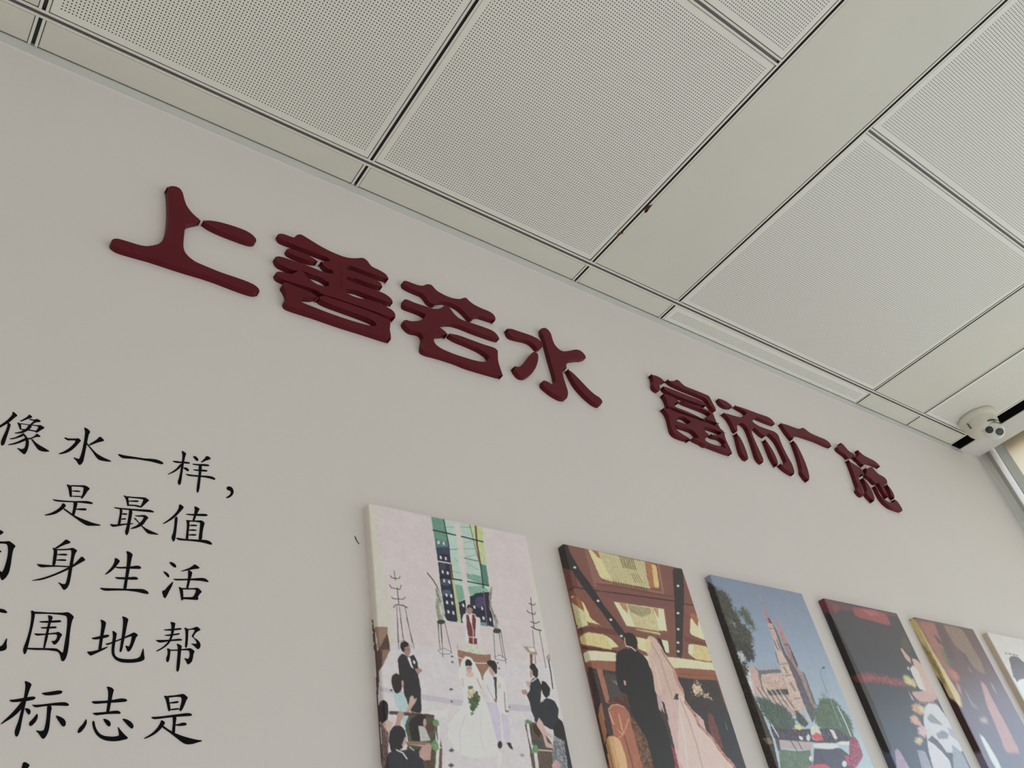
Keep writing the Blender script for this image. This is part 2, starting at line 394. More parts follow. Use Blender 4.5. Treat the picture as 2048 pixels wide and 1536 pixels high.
relief('red_character', r2, [
 # top stroke with left end and right shoulder
 [(155,270),(185,215),(225,197),(280,205),(370,240),(430,258),(450,230),(495,207),(540,215),(640,275),(800,375),(960,460),(1130,530),(1230,555),(1330,560),(1430,550),(1490,585),(1540,655),(1570,685),(1680,735),(1770,790),(1808,850),(1780,905),(1755,912),(1640,880),(1510,830),(1340,770),(1185,708),(1160,760),(960,760),(900,615),(840,590),(720,545),(580,490),(470,455),(370,410),(220,355),(175,320)],
 [(280,490),(315,430),(350,412),(440,440),(560,480),(680,540),(740,580),(768,605),(740,655),(690,665),(620,655),(480,610),(380,570),(310,530)],
 # body column with the stub
 [(785,655),(815,615),(870,612),(940,600),(1160,620),(1200,760),(1200,1100),(1160,1200),(900,1130),(890,970),(960,900),(960,790),(870,765),(820,720)],
 # second left bar
 [(118,600),(150,545),(195,528),(270,545),(400,590),(640,670),(860,765),(1060,800),(1060,960),(885,970),(800,905),(720,875),(635,850),(520,800),(395,795),(310,770),(240,735),(170,700),(130,650)],
 # third left bar
 [(125,840),(150,785),(185,755),(240,755),(320,775),(395,795),(520,720),(640,850),(740,930),(820,960),(900,968),(1100,960),(1200,1180),(1000,1190),(850,1125),(740,1095),(640,1055),(400,985),(250,938),(150,890)],
 # right arms two and three
 [(1100,680),(1185,710),(1510,830),(1640,880),(1690,915),(1718,970),(1690,1020),(1640,1028),(1500,985),(1290,905),(1200,900),(1080,850)],
 [(1080,820),(1290,908),(1500,988),(1650,1035),(1760,1080),(1840,1140),(1872,1195),(1840,1255),(1780,1258),(1720,1240),(1640,1210),(1470,1150),(1400,1120),(1300,1080),(1195,1062),(1080,1060)],
 # long bar above the box
 [(850,1000),(1195,1068),(1300,1120),(1400,1148),(1500,1160),(1680,1212),(1780,1270),(1870,1320),(1915,1390),(1880,1465),(1850,1475),(1790,1468),(1600,1405),(1300,1300),(1000,1200),(860,1160),(740,1110),(700,1040)],
 # box: left part, right bar and foot
 [(215,1010),(250,945),(290,900),(400,950),(640,1040),(740,1100),(768,1140),(720,1182),(660,1192),(600,1190),(515,1183),(575,1219),(723,1275),(909,1349),(1187,1447),(1466,1530),(1587,1553),(1820,1560),(1849,1739),(1791,1799),(1466,1693),(1048,1563),(700,1440),(500,1378),(330,1322),(275,1292),(255,1250),(262,1215),(290,1170),(285,1130),(250,1060)],
 [(740,1175),(790,1135),(850,1100),(1000,1150),(1300,1250),(1600,1360),(1819,1465),(1835,1507),(1823,1637),(1849,1739),(1791,1799),(1640,1740),(1580,1600),(1587,1553),(1500,1500),(1300,1425),(1100,1352),(900,1280),(780,1225)]],
 'dark red relief character 善 with many crowded bars, second in the top row')
relief('red_character', r3, [
 [(100,180),(125,130),(160,98),(200,100),(300,140),(400,175),(470,185),(510,170),(560,152),(620,165),(660,205),(690,245),(750,290),(860,350),(980,395),(1080,410),(1130,405),(1190,383),(1225,395),(1270,445),(1350,505),(1470,565),(1600,615),(1680,665),(1722,740),(1690,800),(1660,822),(1600,810),(1480,770),(1400,745),(1340,750),(1305,790),(1265,805),(1215,780),(1160,710),(1090,640),(1000,575),(900,530),(800,505),(700,515),(660,545),(620,560),(560,535),(510,485),(470,420),(420,370),(300,325),(160,260),(110,220)],
 [(100,520),(130,450),(175,412),(230,425),(330,470),(500,525),(640,575),(720,580),(790,565),(860,500),(930,550),(965,600),(1010,660),(1060,710),(1130,760),(1280,810),(1480,875),(1640,935),(1720,985),(1785,1080),(1745,1135),(1700,1145),(1600,1115),(1300,1010),(1100,925),(950,880),(850,878),(760,890),(800,915),(860,965),(898,1008),(875,1055),(840,1070),(760,1078),(660,1085),(665,1130),(700,1190),(800,1260),(1000,1345),(1200,1410),(1350,1455),(1480,1482),(1555,1482),(1560,1450),(1500,1385),(1380,1310),(1200,1230),(1000,1150),(890,1085),(880,1060),(915,1010),(950,998),(1100,1030),(1300,1105),(1500,1180),(1700,1240),(1757,1290),(1755,1328),(1760,1468),(1800,1598),(1843,1718),(1785,1778),(1500,1698),(1180,1603),(1000,1525),(700,1430),(500,1380),(430,1345),(408,1300),(415,1220),(435,1130),(425,1085),(390,1045),(330,1025),(250,1015),(180,975),(120,910),(95,850),(150,775),(200,765),(250,785),(330,790),(440,775),(490,745),(420,700),(300,650),(150,600),(110,570)]],
 'dark red relief character 若, third in the top row, just before 水')
relief('red_character', r5, [
 [(162,210),(190,165),(235,147),(290,150),(400,190),(600,255),(720,310),(790,370),(828,430),(790,480),(740,530),(700,545),(670,535),(620,470),(560,420),(480,390),(330,360),(220,325),(180,275)],
 [(275,860),(310,810),(345,788),(410,805),(470,760),(540,660),(600,590),(660,540),(720,555),(742,610),(735,700),(700,810),(640,900),(560,980),(500,1020),(440,1028),(370,1000),(310,930)],
 [(742,200),(780,155),(830,130),(880,140),(930,190),(960,240),(985,340),(1020,420),(1080,490),(1150,530),(1200,535),(1290,520),(1380,500),(1450,515),(1520,570),(1557,640),(1510,690),(1440,715),(1350,715),(1220,735),(1215,780),(1220,820),(1180,865),(1145,860),(1170,980),(1220,1130),(1250,1230),(1240,1310),(1200,1360),(1150,1390),(1080,1380),(950,1310),(820,1210),(770,1160),(758,1110),(800,1055),(840,1030),(890,1045),(990,1110),(985,1050),(940,880),(880,680),(830,490),(790,350),(750,270)],
 [(1198,900),(1225,855),(1260,853),(1320,890),(1450,1020),(1600,1180),(1700,1270),(1800,1330),(1842,1400),(1800,1450),(1750,1500),(1700,1490),(1600,1430),(1450,1290),(1330,1150),(1250,1010)]],
 'dark red relief character 水 of four slanting strokes, last before the gap in the top row')
relief('red_character', r6, [
 [(145,155),(190,120),(280,140),(360,180),(420,240),(400,270),(340,290),(335,330),(345,380),(280,440),(240,430),(190,390),(170,330),(180,270),(165,210)],
 [(428,250),(455,215),(520,230),(580,230),(620,205),(660,215),(720,280),(780,325),(900,370),(1100,450),(1180,485),(1210,540),(1250,620),(1305,720),(1250,775),(1200,750),(1150,690),(1120,640),(1100,590),(1020,540),(850,470),(650,390),(480,310)],
 [(350,370),(380,335),(420,322),(520,360),(700,430),(850,490),(1000,545),(1080,590),(1130,640),(1110,670),(1070,688),(950,660),(700,570),(500,490),(400,440),(365,410)],
 [(343,495),(400,450),(460,460),(570,510),(630,545),(662,585),(640,620),(600,628),(565,635),(620,680),(760,730),(900,790),(1000,840),(1060,880),(1100,900),(1080,930),(900,880),(700,810),(500,725),(430,710),(420,640),(390,570)],
 [(655,600),(690,572),(740,580),(900,630),(1070,690),(1180,735),(1250,785),(1280,870),(1322,970),(1300,995),(1200,965),(1070,915),(1090,870),(1160,850),(1130,810),(1030,765),(860,700),(700,640)],
 [(348,740),(390,697),(470,700),(600,740),(680,860),(640,890),(600,900),(610,960),(600,1040),(640,1075),(700,1120),(800,1180),(860,1220),(830,1260),(780,1268),(700,1250),(560,1195),(500,1130),(470,1000),(440,880),(400,800)],
 [(440,700),(700,785),(1070,915),(1300,1000),(1400,1060),(1445,1110),(1400,1160),(1300,1130),(1200,1090),(1045,1045),(1000,1060),(890,985),(800,960),(700,880),(560,890),(500,800)],
 [(500,860),(690,935),(810,975),(900,900),(1000,950),(1100,1020),(1110,1090),(1185,1150),(1150,1185),(1110,1200),(1120,1260),(1200,1330),(1100,1380),(1000,1330),(930,1200),(860,1120),(740,1075),(600,1040),(500,1000)],
 [(1250,960),(1400,1060),(1440,1110),(1450,1180),(1480,1260),(1530,1360),(1578,1465),(1520,1505),(1450,1490),(1370,1340),(1415,1320),(1330,1240),(1180,1210),(1165,1170),(1200,1145),(1290,1150),(1360,1155),(1330,1100)],
 [(845,1235),(890,1208),(960,1200),(1050,1200),(1200,1300),(1360,1340),(1450,1370),(1578,1465),(1520,1505),(1440,1490),(1200,1400),(1000,1320),(900,1275)]],
 'dark red relief character 富 with a boxed lower half, first after the gap')
relief('red_character', r7, [
 [(5,195),(50,150),(90,150),(200,195),(300,275),(270,310),(220,335),(140,325),(60,280)],
 [(290,300),(340,272),(400,280),(560,335),(760,410),(900,455),(970,500),(1025,575),(975,618),(900,600),(750,540),(640,490),(640,640),(440,600),(440,470),(500,450),(460,400),(370,355)],
 [(95,430),(140,395),(200,400),(330,440),(450,470),(600,480),(660,560),(760,620),(900,670),(1010,705),(1080,760),(1110,850),(1160,970),(1230,1110),(1320,1270),(1365,1410),(1310,1465),(1250,1455),(1150,1390),(1080,1330),(1065,1290),(1120,1265),(1170,1275),(1160,1220),(1090,1080),(1030,950),(960,850),(870,770),(850,795),(800,828),(740,790),(680,730),(615,660),(640,760),(700,900),(770,1050),(840,1210),(770,1275),(720,1250),(670,1180),(620,1010),(560,830),(500,680),(440,610),(380,590),(375,640),(390,695),(320,750),(280,710),(240,610),(180,510)],
 [(315,770),(365,742),(420,790),(480,900),(540,1050),(575,1170),(520,1215),(470,1205),(400,1110),(360,970)],
 [(803,880),(855,843),(890,880),(970,1000),(1040,1130),(1082,1250),(1030,1315),(980,1280),(920,1180),(860,1030)]],
 'dark red relief character 而 with long hanging strokes, between 富 and 广')
relief('red_character', r7, [
 [(1075,595),(1140,568),(1250,600),(1380,650),(1440,665),(1500,640),(1540,665),(1620,730),(1740,785),(1880,840),(1950,890),(1993,960),(1930,997),(1850,970),(1700,900),(1500,830),(1400,800),(1345,795),(1340,820),(1290,872),(1250,850),(1180,760),(1120,670)],
 [(1282,900),(1335,870),(1380,900),(1450,1030),(1530,1200),(1590,1370),(1617,1500),(1586,1552),(1550,1572),(1505,1545),(1470,1500),(1425,1430),(1430,1380),(1400,1250),(1340,1060)]],
 'dark red relief character 广 of two strokes, second from the right end')
relief('red_character', r8, [
 [(290,290),(335,250),(368,235),(370,195),(430,160),(480,195),(540,270),(600,335),(680,375),(735,430),(760,530),(690,515),(620,480),(590,490),(525,520),(470,450),(400,400),(330,350)],
 [(712,345),(775,305),(820,350),(900,420),(1000,470),(1120,530),(1200,600),(1232,650),(1170,685),(1100,665),(1020,630),(930,600),(885,615),(850,660),(790,630),(740,570),(680,510),(730,490),(740,420)],
 [(525,545),(580,510),(620,545),(720,610),(830,680),(885,750),(875,830),(830,860),(790,830),(790,900),(830,960),(870,1100),(905,1230),(820,1290),(760,1250),(700,1180),(700,1140),(730,1110),(690,1010),(620,800),(560,640)],
 [(818,910),(880,880),(960,960),(1030,1070),(1090,1200),(1128,1320),(1060,1390),(1000,1360),(910,1270),(890,1230),(910,1170),(880,1080)],
 [(875,710),(930,680),(970,690),(995,670),(1060,650),(1120,720),(1200,800),(1280,840),(1350,890),(1382,960),(1370,1000),(1320,1030),(1290,1030),(1330,1100),(1380,1210),(1400,1270),(1330,1310),(1280,1260),(1200,1130),(1140,1010),(1085,1035),(1040,1000),(980,930),(900,880),(880,840),(900,780)],
 [(1318,1040),(1365,1018),(1420,1060),(1490,1160),(1535,1275),(1475,1335),(1410,1300),(1370,1180)],
 [(1068,1070),(1135,1040),(1180,1120),(1230,1230),(1330,1320),(1400,1370),(1480,1400),(1465,1350),(1530,1320),(1590,1360),(1650,1450),(1692,1526),(1680,1560),(1620,1590),(1560,1575),(1400,1520),(1280,1430),(1190,1320),(1120,1190)]],
 'dark red relief character 施, the last and smallest at the right end of the row')

# ------------------------------------------------------------------ black brush characters (flat vinyl on the wall)
T_INK = 0.0006
_ink_n = [0]
def glyph(region, strokes, label, split=False, group='small black brush characters on the wall'):
    org = unproj(R(region, strokes[0][:1]))[0]
    root = tag(empty('black_character', (org[0], 0, org[2])), label, 'wall lettering', group) if split else None
    q = bmesh.new()
    for k, p in enumerate(strokes):
        P = chaikin(R(region, p), 1, 0.2)
        plate(q, P, -T_INK - 0.00002 * k, T_INK, org)
        if split: bm_obj('stroke', q, M_ink, root); q = bmesh.new()
    if split: q.free(); return root
    o = bm_obj('black_character', q, M_ink, None, (org[0], 0, org[2]))
    tag(o, label, 'wall lettering', group)
    return o
glyph((0,810,120,900), [
 [(430,235),(460,228),(540,290),(600,360),(540,400),(440,480),(330,580),(180,670),(0,770),(-150,850),(-150,780),(0,690),(150,590),(260,500),(360,400),(420,330)],
 [(250,590),(310,610),(370,660),(355,730),(300,900),(240,1080),(190,1230),(150,1340),(80,1385),(40,1360),(30,1250),(80,1120),(160,950),(230,790),(262,680)],
 [(680,540),(780,490),(900,420),(960,370),(985,325),(1040,340),(1110,405),(1080,430),(980,460),(880,500),(760,550),(690,550)],
 [(1000,470),(1060,475),(1180,500),(1230,475),(1300,475),(1400,550),(1370,575),(1250,580),(1170,610),(1080,690),(1020,660),(1140,560),(1150,530),(1010,500)],
 [(595,585),(640,600),(700,640),(725,680),(725,760),(735,810),(700,835),(670,800),(640,700),(610,640)],
 [(690,615),(900,650),(1300,690),(1370,680),(1440,710),(1535,775),(1400,850),(1300,920),(1240,940),(1190,900),(1210,880),(1260,850),(1310,760),(1300,720),(1000,680),(800,655),(700,640)],
 [(700,815),(850,820),(1050,840),(1210,875),(1220,905),(1000,865),(800,850),(700,835)],
 [(990,670),(1060,680),(1090,740),(1000,830),(900,900),(760,950),(560,970),(480,950),(600,930),(740,890),(850,830),(930,760)],
 [(760,950),(800,960),(870,1020),(940,1110),(985,1220),(990,1330),(960,1480),(920,1580),(880,1650),(820,1680),(740,1610),(640,1520),(580,1455),(620,1465),(700,1500),(790,1500),(850,1440),(880,1330),(885,1220),(860,1110),(800,1010)],
 [(330,1145),(500,1110),(650,1040),(760,980),(820,1010),(780,1060),(640,1110),(450,1160),(340,1160)],
 [(275,1340),(450,1300),(620,1240),(780,1160),(880,1120),(1000,1130),(1100,1100),(1190,1050),(1235,980),(1290,985),(1390,1065),(1370,1085),(1250,1080),(1120,1130),(990,1170),(880,1200),(700,1280),(500,1340),(290,1360)],
 [(1060,1150),(1110,1160),(1200,1260),(1350,1370),(1500,1450),(1640,1536),(1700,1575),(1560,1590),(1400,1565),(1300,1510),(1220,1400),(1120,1250)]],
 'black brush character 像 at the left edge of the photo, start of the top line')
glyph((110,840,310,990), [
 [(192,370),(205,350),(260,375),(350,378),(430,378),(480,368),(540,420),(500,460),(430,540),(340,620),(240,670),(130,695),(75,693),(90,680),(200,635),(310,560),(400,470),(430,415),(340,412),(260,415)],
 [(597,160),(610,152),(680,185),(728,240),(695,290),(670,400),(640,560),(610,720),(580,850),(540,905),(510,920),(480,900),(440,830),(375,770),(400,765),(450,790),(500,795),(540,690),(580,520),(605,380),(620,230)],
 [(700,495),(800,435),(880,380),(905,340),(950,350),(1012,415),(990,430),(880,455),(780,495),(710,520)],
 [(640,450),(670,480),(760,590),(860,690),(980,760),(1150,835),(1150,850),(1050,845),(900,815),(840,750),(760,630),(640,480)]],
 'black brush character 水 in the top line of small text')
glyph((110,840,310,990), [
 [(1292,705),(1310,692),(1400,720),(1700,765),(1843,787),(1943,790),(2063,802),(2143,827),(2213,867),(2225,895),(2183,904),(2083,877),(1943,842),(1843,827),(1700,800),(1500,785),(1390,780),(1330,745)]],
 'black brush character 一, a single bar in the top line')
glyph((290,870,490,1020), [
 [(750,318),(800,340),(850,380),(825,440),(800,560),(780,700),(765,800),(750,920),(735,1000),(708,1025),(680,1000),(670,950),(700,870),(725,750),(745,620),(765,480),(770,400)],
 [(562,525),(640,530),(740,545),(860,545),(915,560),(925,580),(880,585),(740,572),(650,568),(600,555)],
 [(745,580),(780,600),(700,690),(610,755),(480,808),(465,800),(550,755),(640,690),(700,620)],
 [(785,660),(850,665),(890,695),(905,725),(885,742),(850,725),(800,685)],
 [(985,425),(1050,440),(1095,490),(1095,520),(1070,532),(1030,500),(1000,460)],
 [(1145,555),(1200,500),(1240,460),(1252,428),(1310,440),(1352,482),(1330,498),(1250,520),(1170,560)],
 [(965,585),(1100,595),(1220,592),(1300,605),(1325,625),(1300,637),(1180,630),(1060,618),(990,605)],
 [(975,700),(1100,708),(1200,708),(1270,718),(1285,738),(1255,748),(1150,740),(1020,725)],
 [(830,790),(900,805),(1100,825),(1300,835),(1380,850),(1430,880),(1447,905),(1420,915),(1330,885),(1200,860),(1000,845),(880,832)],
 [(1100,620),(1160,625),(1167,680),(1150,800),(1135,950),(1120,1080),(1100,1165),(1075,1180),(1058,1150),(1065,1050),(1090,880),(1105,750)]],
 'black brush character 样 at the end of the top line, before the comma')
glyph((290,870,490,1020), [
 [(1670,1080),(1690,1055),(1730,1048),(1780,1070),(1812,1120),(1818,1180),(1790,1240),(1720,1285),(1670,1290),(1660,1272),(1700,1255),(1745,1215),(1762,1170),(1755,1145),(1700,1125),(1675,1105)]],
 'black comma after 样 at the end of the top line')
Rc = (80,950,280,1100)
glyph(Rc, [
 [(540,187),(590,200),(640,215),(650,240),(652,330),(655,430),(640,450),(615,445),(600,380),(590,300),(570,235)],
 [(630,205),(780,210),(900,208),(960,225),(1028,280),(980,320),(930,400),(880,470),(850,480),(838,465),(870,400),(895,300),(895,245),(780,235),(640,230)],
 [(655,318),(740,312),(810,320),(832,330),(815,345),(720,338),(655,328)],
 [(645,425),(740,425),(855,430),(850,447),(740,445),(645,437)],
 [(255,495),(330,505),(500,522),(700,535),(850,530),(980,532),(1060,555),(1090,580),(1060,593),(980,582),(800,560),(500,548),(350,540),(290,520)],
 [(690,545),(760,550),(768,600),(745,680),(720,780),(700,840),(650,810),(675,720),(690,620)],
 [(735,690),(850,680),(930,680),(965,705),(940,722),(850,718),(745,708)],
 [(450,600),(465,577),(510,590),(535,630),(500,670),(430,730),(330,790),(210,820),(90,825),(100,812),(230,775),(350,710),(430,640)],
 [(480,670),(560,720),(680,810),(800,870),(950,930),(1100,985),(1250,1020),(1230,1035),(1100,1035),(970,1035),(880,985),(760,900),(620,800),(490,705)]],
 'black brush character 是 at the start of the second line')
glyph(Rc, [
 [(1705,415),(1750,425),(1800,445),(1810,470),(1820,560),(1825,620),(1800,640),(1785,610),(1770,520),(1745,460)],
 [(1790,430),(1843,442),(2123,457),(2163,462),(2243,517),(2193,557),(2133,617),(2073,667),(2048,657),(2083,597),(2113,527),(2118,492),(1943,472),(1800,460)],
 [(1815,525),(1900,520),(2000,518),(2035,540),(1990,550),(1900,545),(1815,540)],
 [(1815,603),(1993,612),(2063,640),(2053,662),(1943,632),(1815,630)],
 [(1505,655),(1600,668),(1800,685),(2048,700),(2193,707),(2263,712),(2338,747),(2333,765),(2243,757),(2043,737),(1843,715),(1700,703),(1560,685)],
 [(1635,690),(1680,700),(1690,740),(1670,850),(1650,1010),(1590,1015),(1620,880),(1640,760)],
 [(1680,785),(1750,780),(1795,795),(1780,812),(1680,805)],
 [(1665,890),(1740,882),(1772,895),(1750,910),(1665,908)],
 [(1830,700),(1880,710),(1895,760),(1870,900),(1840,1050),(1820,1170),(1790,1230),(1765,1225),(1740,1160),(1775,1060),(1805,900),(1825,770)],
 [(1435,1010),(1460,1000),(1520,1015),(1650,1000),(1800,990),(1910,985),(1910,1000),(1800,1010),(1650,1035),(1510,1060),(1470,1045)],
 [(1933,822),(1993,827),(2123,817),(2163,822),(2228,872),(2183,917),(2123,1007),(2043,1057),(1943,1092),(1853,1102),(1863,1087),(1973,1037),(2053,977),(2113,897),(2133,852),(1993,847)],
 [(1923,877),(1953,877),(2023,957),(2093,1037),(2193,1107),(2433,1212),(2413,1219),(2223,1202),(2173,1157),(2093,1057),(2003,957)]],
 'black brush character 最 in the middle of the second line')
Rd = (260,980,460,1130)
glyph(Rd, [
 [(1005,300),(1025,292),(1070,315),(1107,355),(1070,400),(980,500),(880,590),(780,650),(690,695),(675,685),(780,610),(880,530),(960,440),(1000,370)],
 [(920,560),(965,540),(978,590),(965,700),(950,850),(930,1000),(905,1050),(880,1050),(850,970),(885,870),(910,730)],
 [(1135,488),(1200,487),(1330,490),(1500,485),(1570,492),(1597,515),(1570,532),(1450,530),(1300,520),(1190,510)],
 [(1320,332),(1370,345),(1432,385),(1400,440),(1350,550),(1320,635),(1280,630),(1315,500),(1330,400)],
 [(1150,608),(1200,620),(1222,650),(1215,750),(1200,900),(1195,1005),(1145,1005),(1155,880),(1170,740),(1165,650)],
 [(1180,615),(1300,625),(1440,620),(1480,625),(1535,675),(1515,730),(1490,850),(1475,1025),(1405,1020),(1425,850),(1440,700),(1435,660),(1300,645),(1190,643)],
 [(1215,715),(1320,705),(1385,722),(1360,738),(1280,735),(1215,730)],
 [(1200,812),(1300,802),(1378,820),(1350,835),(1200,828)],
 [(1195,908),(1300,900),(1375,912),(1350,930),(1280,932),(1195,922)],
 [(945,985),(970,975),(1050,990),(1200,1005),(1400,1015),(1540,1020),(1610,1035),(1665,1070),(1688,1110),(1650,1117),(1560,1090),(1430,1060),(1200,1035),(1030,1028),(980,1010)]],
 'black brush character 值 at the right end of the second line')
Re = (0,1050,200,1200)
glyph(Re, [
 [(0,100),(40,115),(80,150),(40,180),(0,205),(-90,240),(-160,220),(-60,80)],
 [(0,335),(120,335),(180,325),(230,350),(328,430),(280,480),(250,600),(225,800),(185,980),(120,1080),(45,1137),(10,1080),(-10,1000),(0,930),(40,970),(80,900),(130,750),(165,580),(165,440),(140,385),(60,375),(0,375),(-160,385),(-160,335)],
 [(0,515),(40,545),(0,560),(-60,530)]],
 'black brush character at the left edge, cut off, starting the third line')
glyph(Re, [
 [(1120,470),(1200,420),(1290,350),(1340,300),(1370,295),(1452,350),(1430,370),(1330,400),(1240,440),(1160,485)],
 [(1075,465),(1110,468),(1170,500),(1175,560),(1155,700),(1130,825),(1070,825),(1090,680),(1105,540),(1100,505)],
 [(1150,490),(1320,490),(1440,475),(1490,462),(1590,520),(1550,570),(1525,640),(1500,780),(1470,950),(1450,1080),(1425,1200),(1380,1290),(1320,1330),(1290,1310),(1250,1240),(1185,1165),(1230,1185),(1290,1210),(1345,1205),(1380,1080),(1410,900),(1440,750),(1465,600),(1462,520),(1440,505),(1300,515),(1160,512)],
 [(1160,600),(1280,585),(1350,588),(1390,605),(1360,623),(1280,620),(1160,608)],
 [(1140,710),(1250,698),(1340,702),(1368,715),(1345,733),(1250,730),(1140,720)],
 [(750,795),(800,800),(1000,818),(1250,830),(1440,842),(1420,862),(1200,850),(1000,855),(850,865),(800,845)],
 [(655,1130),(800,1100),(950,1060),(1150,985),(1350,890),(1500,810),(1600,720),(1660,650),(1700,650),(1755,715),(1700,745),(1600,800),(1450,885),(1250,980),(1050,1060),(850,1125),(660,1137)]],
 'black brush character 身 in the third line, left of 生')
glyph((170,1080,370,1230), [
 [(612,362),(670,380),(720,430),(690,475),(620,560),(540,640),(430,707),(408,700),(480,630),(560,540),(605,450)],
 [(610,545),(700,550),(900,545),(1060,522),(1120,530),(1158,570),(1130,590),(1000,587),(850,582),(700,580),(630,565)],
 [(605,757),(700,760),(900,762),(1000,750),(1060,758),(1097,790),(1070,810),(950,810),(800,802),(660,797)],
 [(848,230),(880,228),(940,255),(982,300),(960,360),(930,520),(900,700),(870,850),(850,1010),(785,1010),(810,850),(840,650),(862,450),(868,300)],
 [(298,975),(420,985),(650,990),(900,1000),(1080,998),(1200,1005),(1280,1045),(1310,1090),(1290,1105),(1200,1090),(1050,1055),(850,1030),(600,1030),(430,1038),(350,1018)]],
 'black brush character 生 in the middle of the third line')
glyph((260,1100,460,1250), [
 [(798,240),(870,250),(930,290),(952,335),(940,357),(910,355),(850,310)],
 [(675,430),(740,450),(790,490),(808,530),(800,562),(775,550),(720,490)],
 [(660,845),(680,828),(710,825),(760,760),(870,650),(890,655),(860,740),(800,850),(740,970),(715,985),(690,960),(672,900)],
 [(1040,430),(1130,400),(1230,360),(1290,320),(1315,292),(1350,300),(1432,360),(1410,378),(1300,390),(1180,415),(1060,438)],
 [(1190,405),(1250,430),(1280,465),(1260,540),(1225,660),(1195,790),(1150,790),(1180,640),(1195,520)],
 [(880,588),(960,590),(1200,588),(1400,572),(1500,570),(1560,590),(1618,645),(1595,655),(1520,640),(1430,625),(1200,615),(1000,620),(930,618)],
 [(995,752),(1040,765),(1080,790),(1090,850),(1095,960),(1090,1020),(1070,1033),(1050,1010),(1035,900),(1015,800)],
 [(1050,775),(1200,782),(1330,778),(1380,770),(1420,795),(1478,855),(1430,900),(1390,960),(1405,1000),(1385,1022),(1250,1012),(1070,1000),(1075,965),(1200,965),(1290,960),(1330,900),(1355,830),(1340,805),(1200,805),(1060,803)]],
 'black brush character 活 at the right end of the third line')
Rh = (0,1200,160,1320)
glyph(Rh, [
 [(0,220),(60,225),(130,250),(192,310),(170,332),(80,325),(0,305),(-120,290),(-120,220)],
 [(0,1190),(60,1160),(120,1060),(170,975),(187,985),(170,1120),(178,1220),(150,1270),(60,1300),(0,1305),(-120,1310),(-120,1235)]],
 'black brush character at the left edge, cut off, starting the fourth line', True)
glyph(Rh, [
 [(792,270),(840,270),(905,310),(890,420),(850,650),(790,900),(730,1150),(690,1300),(660,1370),(635,1385),(605,1360),(590,1260),(630,1150),(700,960),(760,740),(800,500),(805,340)],
 [(860,295),(1050,305),(1300,320),(1600,325),(1700,310),(1760,315),(1840,370),(1898,435),(1850,520),(1820,650),(1790,850),(1770,1100),(1735,1350),(1690,1490),(1640,1560),(1580,1560),(1560,1500),(1540,1400),(1490,1320),(1400,1300),(1200,1275),(900,1275),(680,1255),(690,1220),(900,1225),(1200,1230),(1450,1235),(1530,1290),(1590,1350),(1620,1330),(1650,1150),(1700,850),(1725,600),(1722,450),(1690,400),(1600,380),(1300,350),(1000,350),(870,347)],
 [(995,545),(1100,538),(1300,530),(1480,515),(1550,518),(1577,550),(1540,565),(1350,575),(1200,580),(1060,575)],
 [(1040,695),(1150,692),(1300,680),(1420,672),(1460,695),(1440,718),(1250,728),(1070,725)],
 [(875,850),(920,855),(1150,862),(1300,845),(1430,830),(1500,810),(1600,885),(1560,940),(1500,1060),(1430,1130),(1380,1140),(1360,1110),(1310,1040),(1360,1050),(1420,1030),(1460,960),(1470,900),(1440,870),(1300,875),(1150,890),(950,908),(910,890)],
 [(1228,388),(1290,395),(1355,430),(1330,510),(1290,620),(1250,800),(1220,980),(1180,1120),(1150,1240),(1110,1240),(1130,1080),(1165,900),(1210,700),(1250,530),(1240,430)]],
 'black brush character 围, boxed, in the fourth line left of 地')
glyph((150,1220,310,1340), [
 [(650,250),(690,248),(760,280),(800,325),(785,400),(750,560),(720,700),(700,850),(680,1000),(620,1030),(600,1010),(620,850),(650,650),(675,450),(680,320)],
 [(425,712),(540,690),(680,655),(800,630),(870,635),(885,660),(850,690),(700,725),(560,750),(460,745)],
 [(308,1065),(380,1060),(450,1055),(600,1015),(720,970),(830,937),(845,950),(750,1010),(600,1080),(420,1165),(380,1155),(330,1100)],
 [(785,855),(850,850),(950,815),(1150,740),(1300,670),(1430,610),(1500,570),(1560,590),(1620,645),(1570,690),(1530,800),(1470,950),(1410,1050),(1370,1062),(1340,1050),(1320,980),(1290,910),(1330,910),(1370,940),(1410,890),(1440,780),(1460,680),(1440,665),(1300,715),(1100,790),(950,850),(850,895),(800,880)],
 [(960,530),(1000,540),(1075,595),(1060,680),(1030,850),(1010,1000),(1010,1100),(1040,1180),(1120,1230),(1250,1255),(1450,1260),(1600,1235),(1670,1190),(1710,1080),(1745,978),(1757,990),(1770,1130),(1785,1230),(1775,1270),(1700,1310),(1550,1340),(1380,1350),(1180,1335),(1040,1270),(960,1170),(935,1060),(950,850),(975,680),(970,600)],
 [(1205,165),(1260,168),(1340,205),(1370,245),(1345,330),(1310,520),(1265,750),(1215,1000),(1190,1070),(1150,1075),(1145,1020),(1180,800),(1215,560),(1235,350),(1235,230)]],
 'black brush character 地 in the middle of the fourth line')
